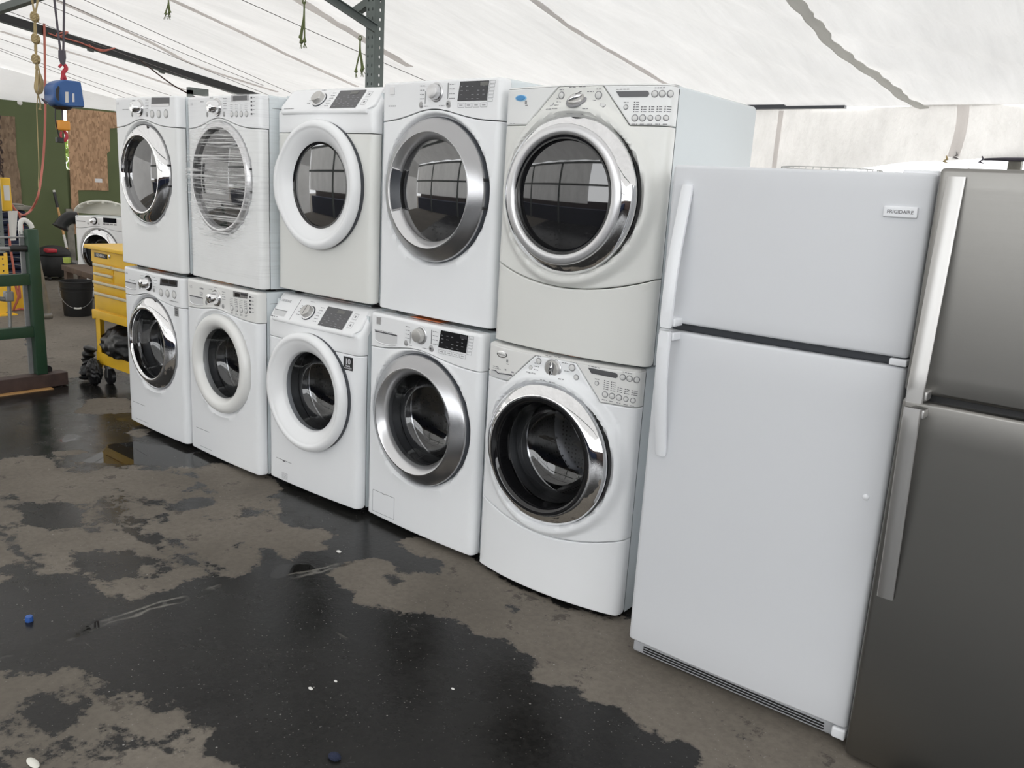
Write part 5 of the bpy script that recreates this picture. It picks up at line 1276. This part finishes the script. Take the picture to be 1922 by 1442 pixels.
mb.tube(bez([P(71, 176, x=X), P(73, 184, x=X), P(76, 196, x=X), P(75, 206, x=X)], 5), [.006]*14+[.012, .014], 6); mb.tube(bez([P(71, 176, x=X), P(70, 190, x=X), P(69, 205, x=X), P(71, 260, x=X), P(73, 315, x=X), P(72, 345, x=X), P(74, 360, x=X)], 5), .0035, 5)
sub(mb, rope); mb.build('loop_bundle', 'rope', rope, 60)
mb = MB(); mb.tube(bez([P(83, 42, x=-4.54), P(84, 100, x=-4.54), P(85, 180, x=-4.54), P(84, 250, x=-4.54), P(80, 310, x=-4.54), P(72, 365, x=-4.35), P(60, 392, x=-4.55), P(47, 403, x=-4.45), P(38, 402, x=-4.62), P(28, 393, x=-4.62), P(20, 380, x=-4.62), P(18, 365, x=-4.62)], 8), .012, 8)
mb.tube(bez([P(36, 401, x=-4.62), P(42, 425, x=-4.62), P(46, 450, x=-4.62), P(50, 478, x=-4.62), P(56, 500, x=-4.62), P(55, 520, x=-4.62)], 8), .011, 8)
tag(mb.build('air_hose', 'hose', None, 60), 'red rubber hose hanging from the rafter and looping left in front of the green wall', 'hose')
mb = MB(); mb.tube(bez([P(17, 420, x=-4.55), P(19, 460, x=-4.55), P(25, 500, x=-4.55), P(30, 540, x=-4.55), P(37, 560, x=-4.55), P(36, 540, x=-4.54)], 8), .012, 8); mb.tube(bez([P(36, 536, x=-4.55), P(34, 560, x=-4.55), P(26, 582, z=.01), P(40, 580, z=.012), P(60, 583, z=.012)], 8), .012, 8)
tag(mb.build('air_hose', 'hose', None, 60), 'second red hose dropping past the yellow post onto the floor behind the green frame', 'hose')

ho = thing('electric_hoist', 'blue electric chain hoist hanging at the upper left with a red hook below', 'hoist', tuple(P(120, 150, x=HX)))
c = P(121, 175, x=HX); sc = (c-CAMP).length/FPX    # metres per pixel there
def hp(u, v, dx=0.): return P(u, v, x=HX+dx)
out = [(92, 164), (95, 157), (103, 152), (113, 150), (138, 153), (142, 155), (144, 166), (149, 198), (148.5, 202), (118, 201), (103, 199), (96, 193), (92, 185)]
mb = MB(); L = []
for dx, s_ in ((-.10, .90), (-.09, .97), (-.06, 1), (.06, 1), (.09, .97), (.10, .9)):
    L.append([c+(hp(u, v)-c)*s_+Vector((dx, 0, 0)) for u, v in out])
mb.loft(L, None, True, True, True); sub(mb, ho); bd = mb.build('housing', 'blue', ho, 50)
mb = MB(); mb.add([hp(u, v)+Vector((.102, 0, 0)) for u, v in ((93.5, 168), (98, 162), (101, 165), (99, 178), (100, 190), (96, 188), (93.5, 182))], [tuple(range(7))]); sub(mb, ho); mb.build('grip_opening', 'black', bd, 0)
for u0, v0, u1, v1, mt in ((111, 173, 117, 193, 'limb'), (124, 176, 128, 192, 'print_white')):
    mb = MB(); mb.add([hp(u, v)+Vector((.1025, 0, 0)) for u, v in ((u0, v0), (u1, v0), (u1+.5, v1), (u0, v1))], [(0, 1, 2, 3)]); sub(mb, ho); mb.build('paper_label', mt, bd, 0)
def hook(pts, r, name, mat, par):
    mb = MB(); q_ = bez(pts, 6); n_ = len(q_); mb.tube(q_, [r*(.6+.4*math.sin(PI*min(1, (i_+3)/n_*1.1))) for i_ in range(n_)], 10); sub(mb, ho); return mb.build(name, mat, par, 60)
hook([hp(116, 150, .0), hp(118.5, 140), hp(119, 136), hp(124, 129), hp(121, 122), hp(116, 121), hp(111, 126)], .016, 'top_hook', 'red', ho)
hook([hp(122.5, 150), hp(120, 141), hp(117, 135)], .013, 'hook_shank', 'red', ho)
mb = MB(); mb.lathe([(0, 0), (.05, .0), (.075, .02), (.05, .03)], 20, Matrix.Translation(hp(117, 206))); sub(mb, ho); mb.build('chain_guide', 'black', ho, 50)
mb = MB(); mb.tube([hp(116.5, 203), hp(117.5, 230)], .007, 8); sub(mb, ho); mb.build('lift_chain', 'sling', ho, 60)
mb = MB(); mb.box(-.035, .035, -.045, .045, -.04, .035, Matrix.Translation(hp(118, 235)), bev=.015); sub(mb, ho); mb.build('hook_block', 'orange', ho, 40)
hook([hp(118, 242), hp(123.5, 250), hp(125, 258), hp(121, 264), hp(116, 262), hp(114, 254), hp(115, 247)], .013, 'lower_hook', 'red', ho)
mb = MB(); mb.tube(bez([hp(104, 201), hp(104, 225), hp(108, 245), hp(112, 260)], 6), .005, 6); mb.box(-.02, .02, -.025, .025, -.02, .02, Matrix.Translation(hp(112, 263)), bev=.005); sub(mb, ho); mb.build('limit_cord', 'black', ho, 60)
mb = MB(); mb.tube([hp(78, 185), hp(88, 194)], [.006, .012], 8); sub(mb, ho); mb.build('lever', 'sling', ho, 60)
for k, (u0, u1, lab) in enumerate(((102, 113.5, 'dark lifting sling from the roof to the blue hoist hook, left of the pair'), (120.5, 119, 'dark lifting sling from the roof to the blue hoist hook, right of the pair'))):
    mb = MB(); mb.tube([hp(u0-1.5*(1-k), -14), hp(u0+(u1-u0)*.5, 50), hp(u1, 97)], .0085, 8); mb.tube([hp(u1, 95), hp(u1+.5, 108), hp(117.5+k, 122)], [.016, .018, .013], 8)
    tag(mb.build('lifting_sling', 'sling', None, 60), lab, 'sling', 'slings holding the hoist')

# ------------------------------------------------------------------ left background
# yellow / grey rack post
q = P(5, 592, z=0); rp = thing('rack_post', 'punched rack post at the left edge, grey above and yellow at the bottom', 'post', (q.x, q.y, 0))
tx = q.x; mid = P(5, 475, x=tx).z; wy = abs(P(12, 560, x=tx).y-P(-4, 560, x=tx).y)
mb = MB(); punched(mb, 2.7-mid, .09, .06, .008, frame((0, -.02, mid), (0, 0, 1), (0, 1, 0)), rows=(.6,)); o = mb.build('upper_section', 'rackgrey', rp, 0); solid(o, .01)
mb = MB(); punched(mb, mid, .12, .06, .009, frame((.01, -.04, 0), (0, 0, 1), (0, 1, 0)), rows=(.65,)); mb.box(-.05, .01, .075, .08, 0, mid); o = mb.build('yellow_guard', 'yellow', rp, 0); solid(o, .01)
mb = MB(); mb.box(-.06, .06, -.08, .12, 0, .012); mb.build('base_plate', 'yellow', rp, 0)
# pendant + chain
q = P(10, 365, x=-4.54); pe = thing('yellow_pendant', 'yellow pendant box hanging by a chain at the left edge', 'hoist', tuple(q))
mb = MB(); mb.box(-.04, .04, -.045, .045, -.165, .165, bev=.012); b_ = mb.build('pendant_body', 'yellow', pe)
mb = MB(); mb.box(.041, .0425, -.028, .028, -.06, .09); mb.build('paper_label', 'limb', b_, 0)
mb = MB()
for k in range(26):
    z = .18+k*.030; t = k*PI/2
    mb.tube([Vector((.012*math.cos(a_)*math.cos(t)+.02*math.sin(k*1.7), .012*math.cos(a_)*math.sin(t)+.012*math.cos(k*2.3)-.02, z+.020*math.sin(a_))) for a_ in np.linspace(0, 2*PI, 9)], .0065, 5, caps=False)
    if k < 24: mb.tube([Vector((.012*math.cos(a_)*math.sin(t)-.01, .012*math.cos(a_)*math.cos(t)-.055-.02*math.sin(k*.5), z+.020*math.sin(a_))) for a_ in np.linspace(0, 2*PI, 9)], .0075, 5, caps=False)
mb.build('chain', 'rust', pe, 60)
mb = MB(); mb.grid([[(.03+.01*math.sin(y*80), y+.07*(1-t)*0, -.16-.30*t) for y in np.linspace(.0, .09-.03*t, 5)] for t in np.linspace(0, 1, 6)]); mb.build('paper_tag', 'limb', pe, 60)
# navy moving pads on a trolley
q0 = P(30, 520, z=0)
nx0 = P(14, 400, x=-6.5); nx1 = P(53, 400, x=-6.5); zt_ = P(45, 395, x=-6.5).z; y0_, y1_ = nx0.y-.25, nx1.y
pd = thing('moving_pads', 'stack of dark navy moving pads with pale stitching standing by the left edge', 'blanket stack', (-6.5, (y0_+y1_)/2, 0))
w_ = (y1_-y0_)/2
for k in range(9):
    z0_ = .12+k*(zt_-.12)/9; z1_ = .12+(k+1)*(zt_-.12)/9-.006; mb = MB(); j_ = .02*math.sin(k*2.1)
    mb.box(-.28, .0+j_, -w_, w_+j_*.5, z0_, z1_, bev=.03); o = mb.build('pad', 'navy', pd, 50)
    mb = MB(); mb.tube([(.004+j_, -w_+.05, z0_+.045), (.004+j_, 0, z0_+.05+.02*math.sin(k)), (.004+j_, w_-.06, z0_+.035)], .004, 5); mb.build('stitching', 'galv', o, 60)
mb = MB(); mb.box(-.28, 0, -w_, w_, .0, .11); mb.build('platform', 'black', pd, 0)
a = P(40, 388, x=-6.5); mb = MB(); mb.box(-6.75, -6.5, a.y-.28, a.y+.12, zt_, zt_+.055, bev=.01); mb.box(-6.72, -6.52, a.y-.22, a.y+.04, zt_+.055, zt_+.075, bev=.01); tag(mb.build('folded_carton', 'chipboard_grey', None, 40), 'flattened grey carton lying on the navy pads', 'carton')
# yellow bin on floor
q = P(40, 577, z=0); mb = MB(); X0, Y0 = q.x, q.y
L = [[(X0-.1, Y0-.45, 0), (X0+.2, Y0-.45, 0), (X0+.15, Y0+.17, 0), (X0-.15, Y0+.20, 0)], [(X0-.12, Y0-.45, .16), (X0+.2, Y0-.45, .2), (X0+.15, Y0+.16, .12), (X0-.15, Y0+.2, .12)], [(X0-.05, Y0-.4, .34), (X0+.12, Y0-.4, .38), (X0+.08, Y0+.02, .33), (X0-.08, Y0+.05, .33)]]
mb.loft(L, None, True, True, True); tag(mb.build('wheel_chock', 'yellow', None, 30), 'yellow wedge-shaped block on the floor behind the green frame', 'block')
# red and black machine by the wall
q = P(96, 524, z=0); vc = thing('shop_vacuum', 'black and red shop vacuum on the floor against the green wall', 'vacuum', (q.x, q.y+.05, 0)); vc.scale = (.8, .8, .62)
mb = MB(); mb.lathe([(0, .08), (.24, .08), (.27, .12), (.27, .50), (.25, .52)], 28); mb.build('tank', 'bucket', vc, 50)
mb = MB(); mb.lathe([(.26, .52), (.27, .56), (.22, .66), (.1, .72), (0, .73)], 28); h_ = mb.build('lid', 'bucket', vc, 50)
mb = MB(); mb.box(.10, .265, -.20, -.04, .60, .68, bev=.02); mb.build('red_band', 'red', h_)
mb = MB(); mb.tube(bez([(.26, .05, .35), (.36, .12, .38), (.38, .25, .3), (.30, .33, .22)], 6), .035, 10); mb.build('suction_hose', 'black', vc, 60)
for a_ in range(4):
    t = PI/4+a_*PI/2; mb = MB(); mb.lathe([(0, -.02), (.04, -.02), (.04, .02), (0, .02)], 14, Matrix.Translation((.22*math.cos(t), .22*math.sin(t), .04)) @ Matrix.Rotation(PI/2, 4, 'X')); mb.build('caster', 'black', vc, 40)
# shovel leaning on the wall
A = P(101, 357, x=WX+.08); B = P(131, 492, x=WX+.35); d = B-A
sh = thing('long_handled_tool', 'wooden-handled tool with black grip leaning on the green wall', 'tool', (B.x, B.y, B.z))
def seg(t0, t1, r, nm, mt): mb = MB(); mb.tube([A+d*t0-B, A+d*t1-B], r, 10); return mb.build(nm, mt, sh, 40)
seg(0, .03, .018, 'grip_cap', 'limb'); seg(.03, .24, .021, 'grip', 'black'); seg(.24, .62, .017, 'shaft', 'wood_pale'); seg(.62, .80, .018, 'worn_section', 'limb'); seg(.80, 1.0, .017, 'shaft', 'wood_pale')
mb = MB(); mb.box(-.02, .02, -.12, .12, -B.z+.002, .02); mb.build('blade', 'galv', sh, 0)
# black elbow duct
mb = MB(); X_ = -5.6; mb.tube(bez([P(142, 409, x=X_), P(130, 409, x=X_), P(119, 417, x=X_), P(113, 428, x=X_)], 8), [.075]*20+[.08, .08, .09, .09, .09], 16); tag(mb.build('duct_elbow', 'blackbag', None, 60), 'black flexible duct elbow sticking out left of the far washer', 'duct')
# bench
b0 = P(115, 497, z=.42); b1 = P(172, 515, z=.42); d = (b1-b0).normalized(); ang = math.atan2(d.y, d.x)
be = thing('wooden_bench', 'low worn wooden bench behind the black bucket and yellow tool cart', 'bench', (b0.x, b0.y, 0), ang)
mb = MB(); mb.box(0, 1.5, 0, .25, .36, .42, bev=.004); mb.build('plank_top', 'wood', be)
for x in (.0, 1.38):
    for y in (.02, .16): mb = MB(); mb.box(x+.01, x+.10, y, y+.07, 0, .36); mb.build('leg', 'wood', be, 0)
q = P(123, 494, z=.42); mb = MB(); mb.lathe([(0, 0), (.038, 0), (.044, .06), (.040, .06), (.034, .006), (0, .006)], 20, Matrix.Translation((q.x+.0, q.y+.02, .4205))); tag(mb.build('plastic_cup', 'lime', None, 40), 'small lime green cup on the end of the wooden bench', 'cup')
# far washer
p, fr, Mx, dr, fp = machine('B', 'distant white front-load washer with its top cover off behind the yellow tool cart', 'washing machine', 'W', 'lg', P(139.5, 404, z=.955).x, P(139.5, 404, z=.955).y, .38, .02, .935, fam='lg', cz=.53, rg=.205, seam=(.79, .83))
lg_console(p, fr, 'W', .29, .89, False, base='blackgloss'); slab(fr, rect(.42, .60, .88, .935), 'display', 'blackgloss', p)
for i in range(4): slab(fr, rect(.415+.05*i, .450+.05*i, .855, .870), 'option_button', 'print', p, .003)
slab(fr, rect(.03, .16, .868, .878), 'drawer_pull', 'print', p); lettering(fr, .05, .925, 'LG', .02, 'brand_mark', 'print_dark', p)
loc = P(181, 404, z=.958); tb = thing('tub_cover', 'white round plastic tub cover standing on the far washer', 'tub', (loc.x-.1, loc.y+.14, .957), .38)
mb = MB(); L = []; n_ = 40
for y_, s_ in ((0, 1.0), (0, .955), (.12, .93), (.13, .0)):
    L.append([(.44*s_*math.cos(PI*k/n_), y_, .15*s_*math.sin(PI*k/n_)*1.05+.001) for k in range(n_+1)])
mb.loft(L, None, True); mb.tube([(.44*math.cos(PI*k/n_), 0, .158*math.sin(PI*k/n_)+.004) for k in range(n_+1)], .012, 6)
for k in (3, 9, 14, 20, 27, 33): a_ = PI*k/n_; mb.box(.42*math.cos(a_)-.012, .42*math.cos(a_)+.012, -.02, .04, .145*math.sin(a_)-.01, .145*math.sin(a_)+.012)
mb.build('cover_shell', 'tub', tb, 50)
# bucket
q = P(143, 596, z=0); bk = thing('bucket', 'black plastic bucket on the floor in front of the wooden bench', 'bucket', (q.x-.13, q.y+.08, 0)); bk.scale = (.87, .87, .87)
mb = MB(); mb.lathe([(0, .004), (.148, .0), (.152, .01), (.172, .30), (.180, .302), (.180, .312), (.175, .314), (.178, .338), (.186, .34), (.186, .35), (.181, .352), (.184, .40), (.190, .402), (.190, .414), (.180, .414), (.150, .02), (0, .016)], 48); mb.build('pail', 'bucket', bk, 40)
Mz = Matrix.Rotation(1.15, 4, 'Z'); mb = MB(); mb.tube([Mz @ Vector((.195*math.cos(t), -.205*math.sin(t), .345-.235*math.sin(t)+.07*0)) for t in np.linspace(-.02, PI+.02, 24)], .0035, 6); hd = mb.build('bail_handle', 'galv', bk, 60)
mb = MB(); mb.tube([Mz @ Vector((.195*math.cos(t), -.205*math.sin(t), .345-.235*math.sin(t))) for t in np.linspace(PI/2-.2, PI/2+.2, 6)], .011, 10); mb.build('grip', 'limb', hd, 60)

# yellow tool cart
ct = thing('tool_cart', 'yellow rolling tool cart with drawers and cream pull strips, left of the machine row', 'tool cart', (-1.130, .30, 0)); ct.scale = (1.055, 1, .985)
mb = MB(); mb.box(-.055, .62, -.03, .46, .985, 1.014, bev=.006); mb.build('lid', 'yellow', ct)
mb = MB(); mb.box(0, .58, .002, .45, .545, .985); mb.build('chest', 'yellow', ct, 0)
mb = MB(); mb.box(.0, .58, -.004, .004, .895, .985); mb.build('top_front', 'yellow', ct, 0)
mb = MB(); mb.box(.052, .225, -.009, -.003, .932, .964, bev=.002); pl = mb.build('name_plate', 'black', ct, 30, label='black plate with pale lettering')
vs, fs = text_tris('GENERAL', .026, .0004); mb = MB(); mb.add([(.142+a_*1.08+b_*.15, -.0098, .948+b_) for a_, b_, _ in vs], fs); mb.build('plate_text', 'limb', pl, 0)
mb = MB(); mb.lathe([(.013, 0), (.013, .005), (.005, .006), (0, .006)], 16, Matrix.Translation((.262, -.004, .955)) @ Matrix.Rotation(PI/2, 4, 'X')); mb.build('lock', 'chrome_soft', ct, 40)
def drawer(x0, x1, z0, z1):
    mb = MB(); mb.box(x0, x1, -.006, .01, z0, z1, bev=.002); d_ = mb.build('drawer', 'yellow', ct, 30)
    mb = MB(); mb.box(x0+.015, x1-.015, -.0085, -.005, z0+.008, z1-.022, bev=.001); mb.build('drawer_face', 'yellow', d_, 30)
    mb = MB(); mb.box(x0-.002, x1+.002, -.022, -.004, z1-.018, z1+.002, bev=.005); mb.build('pull_strip', 'cream_strip', d_, 40)
drawer(.045, .292, .832, .886); drawer(.045, .292, .770, .823); drawer(.305, .56, .770, .884); drawer(.030, .56, .688, .760); drawer(.045, .56, .560, .680)
mb = MB(); mb.box(-.012, .60, -.01, .47, .485, .545, bev=.003); mb.build('rail', 'yellow', ct, 30)
mb = MB(); mb.box(-.05, -.01, .0, .12, .47, .54, bev=.005); mb.build('side_bracket', 'yellow', ct, 30)
for x in (.0, .52):
    for y in (.0, .41):
        mb = MB(); mb.box(x, x+.06, y, y+.004, .12, .49); mb.box(x if x < .3 else x+.056, x+.004 if x < .3 else x+.06, y if y < .2 else y-.05, y+.06 if y < .2 else y, .12, .49); mb.build('leg', 'yellow', ct, 0)
mb = MB(); mb.box(0, .58, .0, .45, .15, .16); mb.box(0, .58, -.006, .0, .15, .235); mb.box(0, .58, .45, .456, .15, .235); mb.build('bottom_tray', 'yellow', ct, 0)
for x in (.09, .50):
    for y in (.04, .42):
        Mc = Matrix.Translation((x, y, .06)) @ Matrix.Rotation(PI/2, 4, 'X'); mb = MB(); mb.lathe([(0, -.02), (.05, -.02), (.06, -.014), (.06, .014), (.05, .02), (0, .02)], 24, Mc); cs = mb.build('caster', 'black', ct, 40)
        mb = MB(); mb.box(x-.03, x+.03, y-.026, y+.026, .118, .15); mb.box(x-.015, x+.015, y-.028, y-.022, .05, .13); mb.build('caster_fork', 'galv', cs, 0)
mb = MB(); mb.box(.40, .47, .10, .17, .161, .40); mb.build('inner_block', 'rust', ct, 0)
# crumpled black bag on the tray, and the piece hanging down
def crumple(name, mat, cx_, cy_, cz_, rx, ry, rz_, label, seed, cat='bag', sub_=None):
    me_b = MB(); R = np.random.default_rng(seed); ph = R.uniform(0, 6.28, (10, 3)); kk = R.uniform(-13, 13, (10, 3)); L = []; nu, nv = 72, 44
    for j in range(nv+1):
        th_ = PI*j/nv; row = []
        for i_ in range(nu):
            a_ = 2*PI*i_/nu; n_ = Vector((math.sin(th_)*math.cos(a_), math.sin(th_)*math.sin(a_), math.cos(th_)))
            f_ = sum(abs(math.sin(kk[q_][0]*n_.x+kk[q_][1]*n_.y+kk[q_][2]*n_.z+ph[q_][0])) for q_ in range(10))/10
            s_ = .72+.42*f_; row.append((cx_+rx*n_.x*s_, cy_+ry*n_.y*s_, cz_+rz_*n_.z*s_))
        L.append(row)
    me_b.loft(L, None, True); return me_b
mb = crumple('bag', 'blackbag', -.82, .47, .295, .38, .22, .165, '', 3); mb.v = [Vector((v.x, v.y, max(v.z, .236 if v.y < .31 else .160))) for v in mb.v]
tag(mb.build('plastic_bag', 'blackbag', None, 70), 'crumpled black plastic bag lying on the lower shelf of the yellow cart', 'bag')
mb = MB(); q_ = bez([(-1.165, .27, .26), (-1.18, .255, .18), (-1.16, .25, .12), (-1.195, .24, .07), (-1.19, .235, .012)], 6); mb.tube(q_, [.03+.02*abs(math.sin(i_*1.1)) for i_ in range(len(q_)-1)]+[.012], 9); tag(mb.build('plastic_strip', 'blackbag', None, 60), 'twisted black plastic strip hanging to the floor off the cart front', 'bag')
mb = crumple('bag', 'blackbag', -1.05, .235, .10, .07, .05, .10, '', 8); tag(mb.build('plastic_bag', 'blackbag', None, 70), 'small black crumpled bag on the floor in front of the cart caster', 'bag')

# green steel frame with wooden base at the left ------------------------------------
gf = thing('steel_frame_cart', 'dark green steel frame rack standing on a wooden beam at the left edge', 'rack', (-1.2, -.052, 0)); gf.scale = (1, 1, .987)
mb = MB(); mb.box(-.03, .03, -.05, .022, .10, 1.115, bev=.004); mb.build('upright', 'green_paint', gf)
mb = MB(); mb.box(-.03, .03, -1.30, -1.23, .10, 1.115, bev=.004); mb.build('upright', 'green_paint', gf)
for z0_, z1_ in ((.735, .812), (.372, .445)): mb = MB(); mb.box(-.026, .026, -1.23, -.05, z0_, z1_, bev=.003); mb.build('cross_rail', 'green_paint', gf)
mb = MB(); mb.box(-.05, -.032, -.075, -.045, .10, 1.10); mb.build('channel_strut', 'galv', gf, 0)
mb = MB(); mb.tube(bez([(-.045, -.06, 1.08), (-.045, -.06, 1.15), (-.045, -.035, 1.175), (-.045, .0, 1.15), (-.045, .012, 1.12)], 6), .016, 10); mb.build('hook_end', 'limb', gf, 60)
mb = MB(); mb.tube([(.0, -1.2, .985), (.0, -.045, .985)], .014, 12); hb = mb.build('handle_bar', 'galv', gf, 50)
mb = MB(); mb.tube([(.0, -.155, .985), (.0, -.05, .985)], .022, 14); mb.build('rubber_grip', 'black', hb, 50)
mb = MB(); mb.tube([(.0, -1.2, 1.06), (.0, -.6, 1.055), (.0, -.06, 1.062)], .007, 8); mb.build('rod', 'galv', gf, 60)
mb = MB(); mb.tube([(-.06, -.168, .44), (-.06, -.155, .73)], .012, 10); mb.build('pipe', 'galv', gf, 50)
mb = MB(); mb.box(-.085, -.035, -.19, -.135, .62, .69, bev=.01); mb.tube([(-.06, -.16, .63), (-.04, -.45, .69)], .016, 10); mb.build('pipe_clamp', 'galv', gf, 50)
mb = MB(); G = []
for j in range(15):
    t = j/14; z = 1.03-.52*t; G.append([(-.10+.0*t, .028+u*(.02+.075*t**.8), z) for u in np.linspace(0, 1, 5)])
G += [[(-.10+.02*math.sin(a_), .028+u*.095, .51-.02+.02*math.cos(a_)) for u in np.linspace(0, 1, 5)] for a_ in np.linspace(.4, PI*1.3, 8)]
mb.grid(G); o = mb.build('sheet_metal', 'galv', gf, 60, label='bent bare sheet metal behind the upright'); solid(o, .003)
mb = MB(); mb.tube([(-.05, -.085, .34), (-.045, -.08, .36), (-.045, -.072, .345), (-.05, -.07, .32), (-.05, -.08, .305), (-.05, -.088, .32)], .005, 6); mb.build('ring', 'galv', gf, 60)
mb = MB(); mb.lathe([(0, -.02), (.03, -.02), (.035, 0), (.03, .02), (0, .02)], 20, Matrix.Translation((-.05, .045, .115)) @ Matrix.Rotation(PI/2, 4, 'Y')); mb.build('roller', 'black', gf, 40)
mb = MB(); mb.box(-.055, .055, -1.5, .145, .006, .100, bev=.005); mb.build('base_beam', 'rust', gf)
mb = MB(); mb.box(-1.23, -1.10, -1.55, -.03, .0, .0055); tag(mb.build('wood_strip', 'wood_pale', None, 0), 'pale thin wooden strip on the floor under the dark beam', 'plank')

# litter
q = P(55, 1166, z=0); mb = MB(); mb.lathe([(0, .020), (.011, .019), (.013, .012), (.013, 0), (0, 0)], 16, Matrix.Translation((q.x, q.y, .0))); mb.box(-.004, .016, -.004, .004, .008, .020, Matrix.Translation((q.x, q.y, 0))); tag(mb.build('bottle_cap', 'bluecap', None, 40), 'small blue plastic cap on the wet floor at the lower left', 'cap')
q = P(62, 1434, z=0); mb = MB()
for k_ in range(1): mb.loft([[(q.x+.030*math.cos(a_)*s_, q.y+.012*math.sin(a_)*s_, z_) for a_ in np.linspace(0, 2*PI, 13)[:-1]] for s_, z_ in ((.8, 0), (1, .003), (.6, .007))], None, True, True, True)
tag(mb.build('paper_scrap', 'tub', None, 40), 'little white scrap on the floor at the bottom left corner', 'scrap')
q = P(628, 1424, z=0); mb = crumple('x', 'bluecap', q.x, q.y, .006, .020, .015, .008, '', 5); tag(mb.build('crumpled_foil', 'navy', None, 60), 'dark blue crumpled scrap on the wet floor at the bottom centre', 'scrap')
for u, v, r, lb_ in ((636, 1037, .014, 'white chip on the wet floor below the middle washer'), (583, 1294, .010, 'pale pebble left of the dark door reflections'), (630, 1280, .007, 'small pale pebble upper right of its neighbour'), (850, 1294, .007, 'oval pale pebble between two door reflections')):
    q = P(u, v, z=0); mb = MB(); mb.loft([[(q.x+r*math.cos(a_)*s_, q.y+r*.6*math.sin(a_)*s_, z_) for a_ in np.linspace(0, 2*PI, 9)[:-1]] for s_, z_ in ((.8, 0), (1, r*.3), (.6, r*.55))], None, True, True, True); tag(mb.build('pebble', 'limb', None, 40), lb_, 'pebble')

# outside ground and greenery seen through the gap
mb = MB()
Rr = random.Random(4); gy_ = (gapL+gapR)/2; dd = Vector((WX-CX, gy_-CY, 0)).normalized(); C0 = Vector((WX, gy_, 0))+dd*2.2
for k in range(420):
    a_ = Vector((C0.x+Rr.uniform(-.5, .5), C0.y+Rr.uniform(-.6, .6), Rr.uniform(1.25, 1.95))); t_ = Vector((Rr.uniform(-1, 1), Rr.uniform(-1, 1), Rr.uniform(-1, 1)))*.06; n_ = t_.orthogonal()*.5
    mb.add([a_-t_, a_+n_, a_+t_, a_-n_], [(0, 1, 2, 3)])
MT['leaf'] = pm('leaf_green', (.22, .30, .07), .6)
bs = mb.build('bush', 'leaf', None, 0); tag(bs, 'yellow-green bush outside seen through the narrow gap in the green wall', 'bush')
mb = MB(); mb.tube([(C0.x, C0.y, 0), (C0.x+.05, C0.y, 1.2)], [.04, .015], 8); o = mb.build('stem', 'wood', bs, 40)

# ------------------------------------------------------------------ light
w = bpy.data.worlds.new('world'); scn.world = w; w.use_nodes = True; nt = w.node_tree; bg = nt.nodes['Background']
sky = nt.nodes.new('ShaderNodeTexSky'); sky.sky_type = 'HOSEK_WILKIE'; sky.turbidity = 9; sky.ground_albedo = .4
sky.sun_direction = (.3, -.4, .86)
mx = nt.nodes.new('ShaderNodeMix'); mx.data_type = 'RGBA'; mx.inputs[0].default_value = .88; nt.links.new(sky.outputs[0], mx.inputs[6]); mx.inputs[7].default_value = (.97, .985, 1, 1)
nt.links.new(mx.outputs[2], bg.inputs['Color']); bg.inputs['Strength'].default_value = 3.0
sl = bpy.data.lights.new('sun', 'SUN'); sl.energy = 1.8; sl.angle = .5; sl.color = (1, .97, .92)
so = bpy.data.objects.new('sun', sl); COL.objects.link(so); so.rotation_euler = (.35, .25, 0)
so.location = (0, 0, 12)

scn.view_settings.view_transform = 'Standard'; scn.view_settings.look = 'None'; scn.view_settings.gamma = 1
scn.view_settings.use_curve_mapping = False; scn.view_settings.exposure = 0.47
